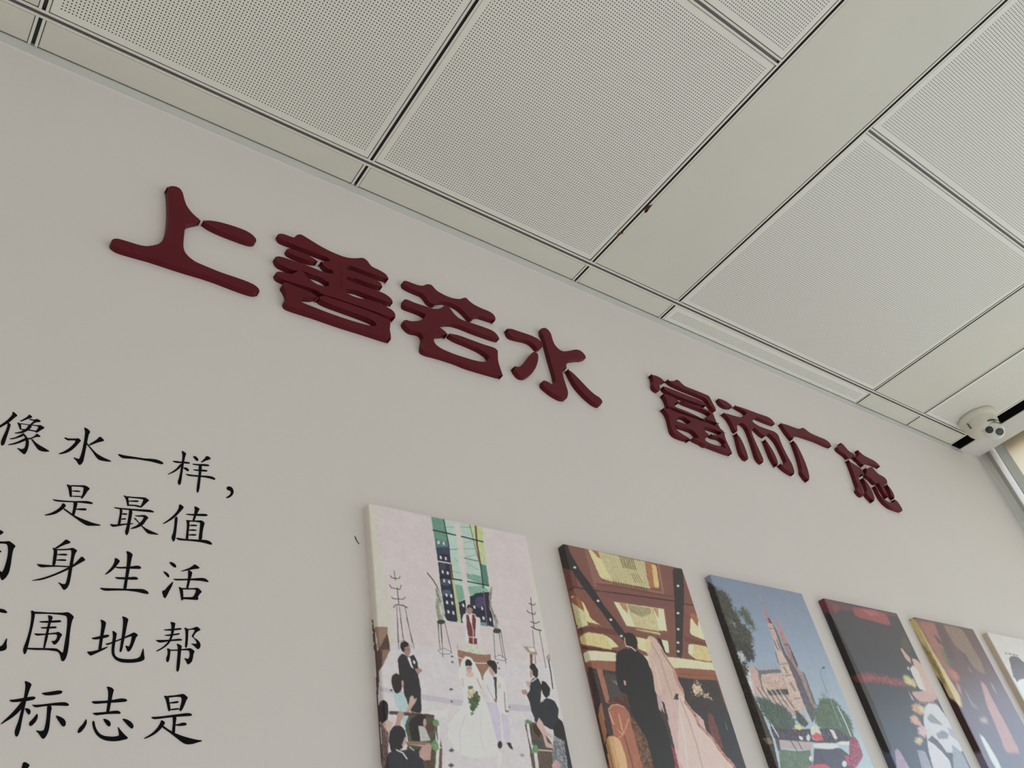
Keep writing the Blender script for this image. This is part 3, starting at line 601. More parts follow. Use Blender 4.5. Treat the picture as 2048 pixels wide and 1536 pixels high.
glyph((270,1230,430,1350), [
 [(905,178),(960,178),(1040,205),(1025,280),(1000,420),(960,560),(900,700),(800,800),(680,880),(560,935),(540,918),(680,840),(790,750),(870,650),(920,520),(935,380),(935,250)],
 [(730,372),(850,360),(1000,350),(1150,330),(1205,350),(1180,372),(1050,385),(900,398),(770,390)],
 [(755,512),(880,495),(1020,480),(1130,460),(1155,480),(1130,500),(1000,518),(850,535),(780,528)],
 [(525,640),(600,638),(800,635),(1000,620),(1150,603),(1215,630),(1200,650),(1050,658),(850,670),(700,700),(620,700),(570,670)],
 [(1260,320),(1310,330),(1375,370),(1365,450),(1360,620),(1345,780),(1320,838),(1295,835),(1283,790),(1295,650),(1300,450),(1290,380)],
 [(1330,360),(1430,350),(1500,330),(1570,297),(1620,310),(1688,382),(1640,400),(1560,450),(1510,530),(1500,570),(1600,630),(1670,710),(1680,790),(1660,850),(1620,872),(1590,860),(1520,790),(1435,725),(1480,730),(1560,738),(1590,720),(1560,650),(1500,580),(1450,540),(1500,460),(1540,380),(1480,370),(1340,382)],
 [(822,850),(870,860),(912,885),(905,980),(890,1100),(865,1190),(835,1205),(805,1180),(800,1110),(840,1000),(840,920)],
 [(880,885),(1050,885),(1200,870),(1350,855),(1400,845),(1450,860),(1535,925),(1500,990),(1485,1100),(1460,1190),(1400,1250),(1360,1262),(1335,1240),(1310,1170),(1255,1100),(1300,1110),(1370,1125),(1400,1060),(1405,960),(1380,900),(1200,900),(1050,915),(890,912)],
 [(1065,735),(1110,738),(1200,785),(1190,860),(1170,1050),(1155,1250),(1130,1410),(1095,1455),(1065,1420),(1065,1320),(1085,1100),(1100,900),(1100,800)]],
 'black brush character 帮 at the right end of the fourth line')
glyph((0,1350,160,1470), [
 [(630,160),(660,152),(750,185),(815,240),(790,300),(750,400),(700,560),(650,760),(600,1000),(560,1180),(525,1380),(480,1520),(450,1570),(415,1575),(385,1530),(378,1450),(400,1360),(470,1180),(530,950),(590,700),(630,480),(655,300),(650,220)],
 [(235,635),(350,628),(520,600),(700,565),(850,548),(900,560),(912,590),(870,630),(700,660),(520,680),(380,690),(290,685)],
 [(540,690),(620,650),(640,760),(540,880),(440,990),(300,1100),(150,1190),(30,1262),(20,1245),(130,1140),(260,1020),(380,890),(480,770)],
 [(630,850),(720,850),(775,890),(790,940),(770,1000),(740,1010),(700,980),(660,900)],
 [(1065,460),(1130,450),(1300,425),(1480,395),(1570,395),(1605,430),(1570,475),(1450,500),(1280,518),(1160,515),(1100,490)],
 [(822,755),(900,765),(1100,750),(1350,715),(1560,695),(1680,695),(1750,730),(1772,765),(1740,790),(1560,780),(1350,775),(1100,800),(930,828),(860,800)],
 [(1210,780),(1310,785),(1328,850),(1300,960),(1285,1150),(1262,1370),(1215,1514),(1150,1615),(1102,1633),(1060,1600),(1000,1500),(922,1425),(960,1420),(1050,1435),(1125,1412),(1160,1300),(1190,1100),(1205,950)],
 [(945,985),(970,1010),(970,1080),(930,1180),(850,1270),(785,1308),(750,1280),(745,1220),(790,1170),(860,1100)],
 [(1425,1030),(1530,1060),(1640,1120),(1690,1200),(1680,1290),(1640,1318),(1590,1300),(1520,1200),(1460,1110)]],
 'black brush character 标 at the left of the fifth line')
glyph((140,1366,300,1486), [
 [(938,95),(990,92),(1080,120),(1130,180),(1100,270),(1070,420),(1035,600),(1005,750),(930,750),(950,600),(975,420),(985,260),(970,160)],
 [(550,465),(700,460),(950,450),(1150,420),(1300,392),(1420,400),(1475,440),(1440,475),(1200,495),(1000,505),(800,520),(660,532),(590,515)],
 [(575,765),(700,755),(950,735),(1150,705),(1250,710),(1307,760),(1280,787),(1150,785),(950,792),(780,812),(670,825),(620,800)],
 [(410,918),(433,945),(430,1040),(380,1140),(300,1240),(230,1280),(200,1270),(198,1220),(240,1140),(330,1050)],
 [(580,975),(605,962),(630,990),(650,1110),(700,1220),(780,1310),(900,1360),(1100,1375),(1260,1350),(1250,1240),(1225,1130),(1240,1125),(1300,1210),(1400,1320),(1485,1395),(1470,1430),(1380,1450),(1250,1480),(1100,1490),(920,1470),(780,1410),(670,1310),(600,1170),(572,1040)],
 [(845,910),(920,920),(1000,960),(1045,1020),(1040,1090),(1005,1112),(960,1090),(900,1010)],
 [(1330,908),(1450,925),(1560,985),(1620,1060),(1630,1130),(1600,1165),(1560,1155),(1480,1080),(1400,990)]],
 'black brush character 志 in the middle of the fifth line')
glyph((270,1366,430,1486), [
 [(740,325),(800,325),(870,350),(878,450),(905,600),(912,690),(880,728),(850,700),(825,560),(790,420)],
 [(830,325),(1000,315),(1150,290),(1220,275),(1270,290),(1365,375),(1320,430),(1270,560),(1210,690),(1170,722),(1140,700),(1150,640),(1190,500),(1200,400),(1180,355),(1050,350),(850,372)],
 [(885,495),(980,480),(1080,460),(1125,475),(1110,505),(1000,520),(890,518)],
 [(895,675),(980,655),(1090,640),(1150,655),(1140,672),(1020,688),(900,695)],
 [(412,865),(520,865),(700,850),(950,815),(1150,790),(1300,768),(1410,770),(1472,810),(1440,840),(1250,850),(1000,868),(800,890),(620,915),(500,925),(450,905)],
 [(965,850),(1050,855),(1065,910),(1045,1010),(1035,1130),(1025,1290),(945,1275),(965,1110),(975,980)],
 [(1035,1060),(1130,1045),(1200,1015),(1290,1012),(1332,1045),(1310,1080),(1200,1095),(1100,1095),(1035,1078)],
 [(665,965),(690,950),(740,975),(775,1020),(740,1080),(650,1190),(540,1290),(400,1370),(245,1430),(232,1410),(380,1325),(500,1230),(600,1110),(655,1010)],
 [(720,1085),(850,1180),(1000,1270),(1200,1350),(1400,1410),(1600,1455),(1715,1465),(1715,1490),(1600,1520),(1480,1560),(1330,1570),(1230,1530),(1100,1430),(950,1310),(800,1200),(705,1135)]],
 'black brush character 是 at the right end of the fifth line')
glyph((0,1446,120,1536), [
 [(785,1350),(840,1330),(900,1345),(1020,1430),(1000,1480),(900,1600),(760,1750),(560,1900),(500,1880),(640,1700),(740,1540)]],
 'black brush stroke top of a sixth line at the bottom left corner')
# small scratch in the wall paint left of the first canvas
q = bmesh.new(); plate(q, R((700,980,1100,1280), [(45,465),(60,480),(75,520),(98,550),(92,555),(70,530),(55,500)]), -0.0003, 0.0003, (0, 0, 0))
bm_obj('scratch_mark', q, mat('dark_scratch', (0.09, 0.08, 0.07), 0.8, 0.1), wl)

# ------------------------------------------------------------------ printed canvases: print colours and painted window reflection laid on a fine mesh as a colour attribute
def vnoise(x, y, seed=0):
    xi = np.floor(x); yi = np.floor(y); fx = x - xi; fy = y - yi
    fx = fx * fx * (3 - 2 * fx); fy = fy * fy * (3 - 2 * fy)
    def h(a, b):
        v = np.sin(a * 127.1 + b * 311.7 + seed * 74.7) * 43758.5453; return v - np.floor(v)
    return (h(xi, yi) * (1 - fx) + h(xi + 1, yi) * fx) * (1 - fy) + (h(xi, yi + 1) * (1 - fx) + h(xi + 1, yi + 1) * fx) * fy
def in_poly(P, poly):
    x, y = P[:, 0], P[:, 1]; ins = np.zeros(len(P), bool)
    Q = np.roll(poly, -1, 0)
    for (x1, y1), (x2, y2) in zip(poly, Q):
        if y1 == y2: continue
        c = ((y1 > y) != (y2 > y)) & (x < (x2 - x1) * (y - y1) / (y2 - y1) + x1); ins ^= c
    return ins
Z = {1: (700,980,1100,1280), 2: (700,1236,1100,1536), 3: (1000,1236,1400,1536), 4: (1080,1060,1440,1330),
     5: (1360,1130,1700,1385), 6: (1360,1281,1700,1536), 7: (1608,1170,2048,1500), 8: (1708,1281,2048,1536), 9: (1908,1240,2048,1345)}
def paint(P, W, layers, col):
    """P photo px of each sample, W wall coordinates in metres"""
    for L in layers:
        z, kind, data, c = L[:4]; amp = L[4] if len(L) > 4 else 0; soft = L[5] if len(L) > 5 else 0
        reg = Z[z]; s = (reg[2] - reg[0]) / 2048.0
        if kind == 'p':
            poly = chaikin(R(reg, data), 1, 0.12) if len(data) > 5 else np.array(R(reg, data))
            lo, hi = poly.min(0) - 4 - soft * 9, poly.max(0) + 4 + soft * 9
            idx = np.nonzero(((P >= lo) & (P <= hi)).all(1))[0]
            if not len(idx): continue
            p = P[idx] + (np.stack([vnoise(W[idx, 0] * 260, W[idx, 1] * 260, 31), vnoise(W[idx, 0] * 260, W[idx, 1] * 260, 32)], 1) - .5) * 1.1
            if soft: p += (np.stack([vnoise(W[idx, 0] * 600, W[idx, 1] * 600, 3), vnoise(W[idx, 0] * 600, W[idx, 1] * 600, 8)], 1) - .5) * 14 * soft
            idx = idx[in_poly(p, poly)]
        elif kind == 'l':
            pts = np.array(R(reg, data[0])); wd = data[1] * s / 2
            lo, hi = pts.min(0) - wd, pts.max(0) + wd
            idx = np.nonzero(((P >= lo) & (P <= hi)).all(1))[0]
            if not len(idx): continue
            p = P[idx]; dmin = np.full(len(idx), 1e9)
            for a, b in zip(pts, pts[1:]):
                ab = b - a; t = np.clip(((p - a) @ ab) / (ab @ ab + 1e-9), 0, 1)
                dmin = np.minimum(dmin, np.linalg.norm(p - a - t[:, None] * ab, axis=1))
            idx = idx[dmin < max(wd, 0.45)]
        else:
            (cx, cy), = R(reg, [data[:2]]); rx, ry = data[2] * s, data[3] * s
            d = ((P[:, 0] - cx) / rx) ** 2 + ((P[:, 1] - cy) / ry) ** 2
            if soft: d = d + (vnoise(W[:, 0] * 700, W[:, 1] * 700, 5) - .5) * 2.2 * soft
            idx = np.nonzero(d < 1)[0]
        if not len(idx): continue
        cc = np.tile(np.array(c, float), (len(idx), 1))
        if amp:
            n = vnoise(W[idx, 0] * 420, W[idx, 1] * 420, 1) * .6 + vnoise(W[idx, 0] * 1100, W[idx, 1] * 900, 2) * .4 - .5
            cc = np.clip(cc + n[:, None] * amp * 2, 0, 255)
        col[idx] = cc
    return col
P, L_, E_ = 'p', 'l', 'e'
sk = (186,146,134)
C1 = [
 (1,P,[(140,180),(250,150),(300,500),(440,1300),(470,1560),(230,1560),(180,600)],(205,199,185)),
 (1,P,[(1800,460),(2000,1536),(1930,1560),(1850,760)],(206,202,190)),
 (1,P,[(830,270),(1355,385),(1470,1405),(980,1340)],(178,203,192)),
 (1,P,[(830,270),(955,295),(1010,570),(880,610)],(92,150,124),14), (1,P,[(868,500),(1005,530),(1020,620),(880,610)],(85,120,125),20),
 (1,P,[(880,590),(1010,580),(1030,770),(900,745)],(48,62,90),16),
 (1,P,[(890,650),(1022,660),(1040,890),(1065,1040),(1110,1355),(980,1335),(930,1000)],(38,38,62),12),
 (1,E_,(985,940,60,40),(62,76,104),10), (1,E_,(985,1050,50,30),(70,90,118),12), (1,E_,(950,780,30,50),(62,62,92)),
 (1,P,[(960,295),(1080,320),(1130,850),(1150,1120),(1110,1150),(1045,900),(1005,500)],(178,204,190),8),
 (1,P,[(1060,960),(1150,980),(1172,1110),(1110,1150)],(115,170,145),10),
 (1,P,[(1070,320),(1125,330),(1245,1190),(1180,1190)],(208,196,192)),
 (1,P,[(1125,330),(1225,350),(1330,760),(1420,1040),(1225,1090)],(176,202,186),8),
 (1,P,[(1190,850),(1340,880),(1355,965),(1200,905)],(112,168,142),10), (1,P,[(1205,990),(1360,980),(1420,1030),(1230,1080)],(125,176,148),10),
 (1,P,[(1225,350),(1355,385),(1395,765),(1340,745)],(186,203,132),10), (1,P,[(1340,760),(1395,770),(1425,980),(1362,962)],(68,130,108),10),
 (1,P,[(1225,1090),(1300,1055),(1425,1040),(1475,1405),(1240,1350)],(38,36,60),10), (1,E_,(1330,1150,50,60),(70,66,100),16),
 (1,P,[(1110,1150),(1180,1120),(1195,1350),(1140,1360)],(38,36,60)), (1,P,[(1330,1350),(1400,1360),(1400,1395),(1335,1385)],(95,150,150)),
 (1,P,[(1020,760),(1045,770),(1135,1355),(1105,1350)],(190,186,122)), (1,P,[(1020,760),(1042,765),(1055,900),(1035,890)],(146,84,80)),
 (1,L_,([(1285,365),(1300,560),(1335,760)],20),(122,72,46)), (1,L_,([(1335,760),(1365,1000)],14),(56,52,84)), (1,L_,([(1368,1040),(1405,1390)],12),(110,80,100)),
 (1,L_,([(1225,350),(1290,620),(1330,760)],7),(60,95,85)), (1,L_,([(958,295),(1010,560),(1025,720),(1050,900)],12),(52,52,72)),
 (1,L_,([(850,410),(1082,462)],13),(22,24,40)), (1,L_,([(1140,475),(1360,530)],13),(22,24,40)), (1,L_,([(920,890),(1145,925)],13),(22,24,40)), (1,L_,([(1202,935),(1420,980)],13),(22,24,40)),
 (1,L_,([(895,728),(1025,750)],11),(205,205,210)), (1,L_,([(1170,697),(1312,728)],11),(110,118,128)), (1,L_,([(1005,608),(1105,606)],6),(50,66,70)), (1,L_,([(1165,602),(1280,600)],5),(110,140,130)), (1,L_,([(985,378),(1060,380)],5),(110,140,130)), (1,L_,([(1135,378),(1225,382)],5),(110,140,130)),
 (1,L_,([(1160,540),(1250,520)],4),(120,150,140)), (1,L_,([(1180,690),(1290,660)],4),(120,150,140)), (1,L_,([(1180,740),(1320,820)],4),(120,150,140)), (1,L_,([(1050,830),(1140,850)],4),(120,150,140)), (1,L_,([(1060,690),(1110,740)],4),(120,150,140)),
] + [(1,P,[(x-9,y-17),(x+9,y-13),(x+11,y+17),(x-7,y+13)],(218,222,228)) for x, y in ((905,535),(958,545),(928,690),(980,700),(948,838),(1000,850),(962,930),(1015,940),(985,1075),(1035,1085),(992,1150),(1045,1158),(1008,1248),(1058,1258),(1158,1180),(1272,1198),(1352,1212),(1365,1312),(1436,1325))] + [
 # floor
 (2,P,[(430,262),(660,275),(1100,330),(1600,400),(2100,475),(2200,1560),(330,1560),(280,600)],(208,201,203),5),
 (2,P,[(290,700),(730,780),(1200,850),(1850,895),(1850,965),(1150,905),(700,825),(290,745)],(190,183,193),4),
 (2,P,[(700,980),(1000,930),(1000,1010),(850,1030)],(214,208,208),4),
 # wood at the left fold
 (2,P,[(222,-10),(242,50),(262,200),(292,480),(300,600),(285,850),(345,1560),(325,1560),(268,900),(268,520),(240,250)],(72,46,36),14),
 (2,P,[(250,90),(385,90),(385,160),(330,300),(290,310)],(152,118,92),10), (2,P,[(385,150),(412,310),(335,480),(290,560),(275,350),(340,230)],(88,62,52),10),
 (2,P,[(330,330),(415,320),(330,500)],(140,105,85),10),
 # candle stands
 (1,L_,([(450,825),(458,880),(466,928)],7),(40,36,36)), (1,L_,([(412,875),(425,898),(500,908),(512,882)],8),(44,40,40)),
 (1,L_,([(404,968),(420,1000),(510,1018),(524,975)],8),(44,40,40)), (1,L_,([(482,1000),(498,1165)],8),(40,36,36)), (1,L_,([(426,1095),(440,1112),(545,1118),(566,1095)],8),(44,40,40)),
 (1,L_,([(445,1200),(470,1175),(540,1180),(586,1205)],10),(44,40,40)), (1,L_,([(478,1195),(492,1560)],6),(50,46,46)), (1,L_,([(505,1195),(550,1560)],6),(50,46,46)), (1,L_,([(562,1195),(636,1560)],6),(50,46,46)),
 (2,L_,([(485,0),(500,320)],6),(50,46,46)), (2,L_,([(515,0),(548,240)],6),(50,46,46)), (2,L_,([(580,0),(658,312)],6),(50,46,46)), (2,L_,([(502,240),(560,230),(640,300)],5),(90,86,86)),
 (1,L_,([(1850,1105),(1862,1230),(1885,1420)],8),(44,40,40)), (1,L_,([(1830,1160),(1880,1180),(1896,1165)],8),(44,40,40)), (1,L_,([(1808,1230),(1830,1255),(1890,1275),(1896,1250)],8),(44,40,40)),
 (1,L_,([(1848,1348),(1900,1365),(1940,1348)],9),(44,40,40)), (1,L_,([(1858,1400),(1900,1425),(1956,1438)],11),(44,40,40)), (2,L_,([(1870,125),(1900,470)],6),(50,46,46)), (2,L_,([(1938,120),(2005,508)],6),(50,46,46)),
 (3,L_,([(490,400),(520,560),(540,720)],12),(60,56,58)), (3,P,[(470,395),(500,360),(530,400),(520,440),(480,420)],(160,150,145),10),
 # flower stands
 (1,L_,([(790,848),(850,920),(900,1005)],11),(72,68,56)), (1,L_,([(893,1020),(905,1090),(895,1200),(925,1340)],40),(150,156,132),40), (1,L_,([(910,1040),(935,1150),(960,1260),(940,1320)],28),(172,172,160),45), (1,L_,([(885,1030),(930,1150)],8),(80,80,66)),
 (1,E_,(932,1350,42,24),(58,58,54)), (1,L_,([(905,1370),(912,1560)],6),(50,46,46)), (1,L_,([(925,1370),(940,1560)],6),(50,46,46)), (1,L_,([(972,1365),(1015,1560)],6),(50,46,46)),
 (2,L_,([(898,50),(922,325)],6),(50,46,46)), (2,L_,([(935,60),(950,400)],6),(50,46,46)), (2,L_,([(970,50),(1042,362)],6),(50,46,46)), (2,L_,([(900,330),(960,308),(1040,345),(1020,368),(940,370),(902,335)],5),(70,66,66)),
 (1,L_,([(1448,1000),(1435,1100),(1440,1200),(1475,1290)],26),(165,160,150),50), (1,L_,([(1480,1290),(1500,1350),(1490,1420)],36),(150,156,130),40), (1,L_,([(1445,1020),(1425,1160),(1480,1300)],7),(80,70,70)),
 (1,E_,(1505,1442,42,26),(58,58,54)), (2,L_,([(1470,150),(1486,420)],6),(50,46,46)), (2,L_,([(1525,150),(1565,405)],6),(50,46,46)), (2,L_,([(1545,145),(1597,468)],6),(50,46,46)), (2,L_,([(1480,400),(1530,378),(1605,420),(1580,440),(1490,420)],5),(70,66,66)),
 # priest
 (1,P,[(1145,1330),(1160,1275),(1200,1255),(1275,1265),(1320,1340),(1345,1560),(1180,1560),(1190,1420)],(218,208,212),6), (2,P,[(1190,-20),(1335,-10),(1340,180),(1310,270),(1205,250),(1200,100)],(214,204,212),6),
 (1,P,[(1188,1275),(1215,1275),(1240,1400),(1250,1560),(1225,1560),(1195,1420)],(122,42,48),8), (1,P,[(1248,1270),(1278,1275),(1290,1380),(1270,1560),(1245,1500),(1262,1400)],(122,42,48),8),
 (2,P,[(1192,0),(1215,0),(1250,90),(1258,180),(1235,180),(1205,100)],(120,44,50)), (2,P,[(1245,0),(1290,0),(1282,120),(1285,190),(1265,190),(1250,60)],(120,44,50)), (2,P,[(1218,195),(1302,205),(1300,270),(1215,262)],(125,40,44)), (2,L_,([(1215,192),(1300,206)],7),(210,200,190)), (2,L_,([(1262,120),(1262,260)],8),(205,190,195)),
 (1,E_,(1222,1225,32,50),(168,128,122)), (1,P,[(1190,1215),(1198,1180),(1222,1170),(1252,1190),(1256,1215),(1225,1200)],(52,40,42)),
 # altar
 (2,P,[(1095,318),(1180,345),(1350,375),(1442,370),(1445,470),(1380,560),(1360,640),(1220,600),(1130,575)],(154,108,80),8), (2,P,[(1170,300),(1220,260),(1320,285),(1355,330),(1340,360),(1200,345)],(196,202,180),34), (2,L_,([(1205,262),(1320,295)],16),(205,200,170)),
 (2,L_,([(1100,400),(1180,430),(1300,462),(1400,462)],8),(222,214,208)), (2,P,[(1098,250),(1108,310),(1095,312)],(150,150,165)),
 # lectern right
 (2,P,[(1770,288),(1890,300),(1925,380),(1835,360)],(168,142,122)), (2,P,[(1820,300),(1885,308),(1900,345),(1845,340)],(218,210,205)), (2,P,[(1838,365),(1870,370),(1870,490),(1845,480)],(122,74,56)), (2,P,[(1795,645),(1845,650),(1845,720),(1815,700)],(190,165,145)),
 # tiles in the floor
] + [(2,P,[(x-r,y),(x,y-r*.75),(x+r,y),(x,y+r*.75)],(86,84,96)) for x, y, r in ((1045,394,17),(1045,451,17),(1034,729,22),(1040,854,16),(1510,458,14),(1525,515,15),(420,742,18),(1040,1355,30),(1036,1508,34),(1632,912,12))] + [(2,P,[(1735,1405),(1762,1385),(1788,1405),(1762,1425)],(160,148,158)),
 # standing man, left
 (2,P,[(488,430),(500,395),(535,360),(600,395),(655,372),(685,440),(700,500),(700,600),(722,700),(735,975),(620,962),(560,800),(530,640),(498,560)],(50,46,50),5),
 (2,P,[(585,400),(612,398),(648,520),(628,505)],(214,208,214)), (2,E_,(585,330,34,62),(166,124,118)), (2,P,[(512,300),(520,250),(560,235),(600,255),(602,290),(560,300),(555,350),(535,340)],(42,34,36)), (2,L_,([(560,325),(610,318)],6),(80,66,66)),
 (2,P,[(665,520),(720,515),(742,540),(700,575),(680,560)],(172,128,120),8), (2,P,[(645,430),(668,440),(665,470),(650,465)],(220,216,214)),
 # lady in pale blue
 (2,P,[(445,770),(520,745),(580,820),(592,960),(630,1060),(658,1180),(648,1262),(592,1262),(540,1080),(480,900),(455,830)],(168,198,198),10), (2,P,[(420,640),(430,590),(470,565),(520,585),(538,640),(530,720),(515,760),(470,775),(440,730)],(48,40,40)), (2,E_,(538,670,12,34),sk),
 (2,P,[(600,900),(612,820),(640,790),(660,830),(688,815),(655,880),(600,960),(575,1005),(550,985)],(198,164,146),6), (2,P,[(545,1000),(600,930),(640,880),(600,1000)],(190,150,135)),
 # pews left
 (2,P,[(400,948),(620,965),(862,990),(862,1028),(640,1005),(395,985)],(88,62,52),6), (2,P,[(600,1000),(862,1025),(880,1300),(600,1275),(560,1100)],(74,84,58),14), (2,P,[(775,1090),(862,1060),(860,1140),(790,1180)],(92,58,48)), (2,P,[(862,1030),(890,1060),(945,1335),(905,1300),(870,1150)],(112,76,60),6),
 (2,P,[(620,1030),(700,985),(760,985),(785,1030),(755,1100),(700,1110),(722,1262),(630,1252),(600,1100)],(46,36,40),6), (2,E_,(765,1070,16,40),sk), (2,P,[(700,1105),(765,1115),(825,1252),(725,1262)],(186,182,178),14),
 (2,P,[(290,900),(310,850),(350,835),(385,870),(395,940),(385,1040),(340,1110),(300,1050)],(34,28,36)), (2,P,[(330,1080),(380,1040),(440,1070),(400,1170),(340,1160)],(200,172,150),10), (2,P,[(305,1070),(350,1120),(400,1180),(380,1560),(330,1560),(325,1200)],(120,92,92),40),
 (2,P,[(470,1060),(480,990),(505,950),(550,960),(550,1010),(520,1050),(520,1100),(460,1100)],(184,142,132),8),
 (2,P,[(570,1265),(700,1262),(845,1278),(860,1305),(700,1300),(575,1300)],(146,108,86)), (2,P,[(590,1300),(870,1315),(870,1560),(700,1560),(560,1400)],(80,72,48),16), (2,P,[(870,1320),(945,1335),(940,1560),(860,1560)],(112,78,66),8),
 (2,P,[(390,1370),(560,1350),(640,1350),(720,1330),(765,1560),(345,1560)],(50,50,60),5), (2,P,[(395,1260),(405,1160),(450,1100),(520,1100),(565,1150),(575,1230),(540,1330),(500,1360),(420,1370)],(44,40,44)), (2,P,[(560,1220),(580,1210),(575,1270),(540,1320),(530,1300)],(190,150,140)), (2,L_,([(475,1350),(540,1380),(582,1440)],12),(216,206,198)),
 (2,P,[(705,1370),(740,1310),(810,1280),(835,1310),(830,1380),(820,1450),(760,1460),(715,1420)],(190,146,134),12), (2,L_,([(610,1318),(655,1355)],9),(180,200,200)),
 (2,P,[(890,1100),(912,1100),(925,1250),(915,1360),(905,1560),(870,1560),(885,1380),(900,1250)],(214,208,204),14), (2,P,[(848,1060),(868,1035),(905,1050),(915,1100),(880,1110),(850,1100)],(92,146,84),20), (2,P,[(835,1290),(870,1240),(900,1280),(910,1340),(880,1370),(845,1340)],(100,150,88),30),
 # bride and groom
 (2,P,[(1110,560),(1140,440),(1180,392),(1235,398),(1290,480),(1345,600),(1358,720),(1335,745),(1290,700),(1180,720),(1150,680),(1120,640)],(224,216,212),6),
 (2,P,[(1150,680),(1180,590),(1260,590),(1300,650),(1320,740),(1400,880),(1450,1050),(1500,1250),(1505,1400),(1440,1430),(1250,1430),(1150,1400),(1060,1330),(1000,1200),(1010,1080),(1110,950),(1165,850)],(222,211,208),7),
 (2,L_,([(1180,1000),(1120,1180),(1130,1350)],14),(206,196,200)), (2,L_,([(1350,950),(1330,1200),(1370,1350)],12),(210,200,202)), (2,L_,([(1260,1050),(1240,1220)],10),(212,203,202)),
 (2,P,[(1185,560),(1225,548),(1265,560),(1270,595),(1225,612),(1185,595)],(214,180,166)), (2,E_,(1218,520,30,44),(200,162,150)), (2,P,[(1175,450),(1195,418),(1230,425),(1252,470),(1250,492),(1200,485),(1182,500)],(44,34,42)), (2,L_,([(1200,512),(1240,512)],5),(110,80,80)), (2,L_,([(1300,620),(1345,720)],16),(205,170,158)), (2,L_,([(1150,620),(1160,700)],14),(208,176,164)),
 (2,P,[(1200,790),(1215,700),(1260,705),(1280,760),(1250,800),(1215,810)],(214,186,150),34), (2,P,[(1205,700),(1250,690),(1260,715),(1215,735)],(90,120,80),20), (2,P,[(1270,770),(1300,750),(1335,800),(1320,880),(1275,950),(1245,1005),(1235,940),(1200,800),(1240,820)],(72,98,62),26,0.5),
 (2,P,[(1365,600),(1385,555),(1430,560),(1520,590),(1570,620),(1600,740),(1622,900),(1620,985),(1540,1000),(1500,880),(1480,860),(1400,790),(1362,680)],(216,209,213),5),
 (2,P,[(1410,880),(1480,870),(1520,960),(1590,990),(1620,1000),(1642,1262),(1590,1272),(1552,1050),(1562,1262),(1505,1262),(1450,1050)],(198,190,208),6), (2,L_,([(1540,960),(1560,1262)],9),(224,218,224)),
 (2,P,[(1465,600),(1500,600),(1502,700),(1505,870),(1488,850),(1480,680)],(66,58,74)), (2,L_,([(1580,760),(1592,950)],8),(120,110,120)), (2,L_,([(1400,690),(1430,760),(1480,840)],6),(170,162,170)),
 (2,P,[(1395,450),(1430,428),(1480,435),(1505,480),(1505,560),(1490,580),(1470,540),(1440,510),(1410,480)],(44,36,40)), (2,P,[(1418,490),(1450,510),(1475,550),(1480,595),(1450,590),(1425,545)],(188,150,140)), (2,E_,(1530,690,18,30),(205,200,175),30), (2,P,[(1470,840),(1490,815),(1505,850),(1500,872)],(160,100,96)), (2,E_,(1608,955,18,12),(150,110,110)),
 (2,E_,(1535,1298,24,40),(46,42,60)), (2,P,[(1600,1275),(1640,1275),(1668,1330),(1665,1352),(1630,1330)],(46,42,60)), (2,P,[(1510,1340),(1520,1560),(1530,1560),(1560,1400)],(220,212,206)),
 # guests, right
 (2,P,[(1850,640),(1880,610),(1925,612),(1965,700),(1950,860),(1975,1040),(1900,1060),(1860,960),(1830,830),(1805,790),(1840,740)],(46,46,56),5), (2,P,[(1835,500),(1850,465),(1890,470),(1925,530),(1925,600),(1900,612),(1870,580),(1850,520)],(40,35,40)), (2,E_,(1856,570,15,42),(184,144,134)), (2,L_,([(1862,650),(1905,620)],10),(218,214,214)),
 (2,P,[(1755,740),(1800,730),(1820,760),(1800,790),(1765,775)],(178,130,122),8),
 (3,P,[(430,850),(480,815),(560,850),(600,930),(592,1020),(640,1060),(660,1150),(520,1140),(440,1090),(350,1060),(360,960)],(44,46,56),4), (3,P,[(415,700),(430,640),(470,655),(512,720),(512,790),(470,820),(445,790)],(38,35,40)), (3,L_,([(425,760),(438,850)],10),(214,210,210)),
 (3,P,[(250,1080),(310,1065),(400,1072),(430,1150),(540,1290),(560,1560),(330,1560),(290,1250)],(96,76,62),14), (3,P,[(330,1260),(400,1250),(540,1300),(530,1350),(350,1340)],(70,76,70),10), (3,L_,([(380,1350),(545,1362)],14),(196,170,140)),
 (3,P,[(330,1090),(370,1090),(420,1180),(400,1230),(350,1170)],(60,40,34)), (3,L_,([(285,1090),(300,1200),(340,1360)],26),(214,206,206),14), (3,L_,([(360,1360),(385,1560)],34),(206,204,200),14), (3,L_,([(312,1110),(330,1300)],8),(50,44,46)),
 (3,E_,(285,1062,38,22),(88,144,90),24,0.6), (3,P,[(320,1350),(370,1290),(395,1330),(380,1380),(335,1385)],(96,150,96),26,0.4),
 (3,P,[(545,1190),(600,1210),(680,1215),(720,1300),(740,1560),(560,1560),(530,1420),(545,1300)],(122,126,132),60), (3,P,[(540,1100),(600,1040),(640,1070),(680,1180),(660,1260),(600,1230),(550,1200)],(38,32,38)), (3,P,[(655,1100),(690,1180),(760,1560),(700,1560),(660,1300)],(44,36,42),10),
 (3,P,[(390,1040),(400,1020),(440,1080),(460,1140),(530,1200),(535,1240),(470,1200),(440,1200),(410,1150),(370,1090)],(204,170,158),6), (3,P,[(430,1180),(455,1170),(485,1270),(540,1300),(540,1335),(470,1325)],(200,164,150),6), (3,P,[(530,1500),(570,1450),(620,1500),(600,1560),(540,1560)],(200,150,150),14),
]
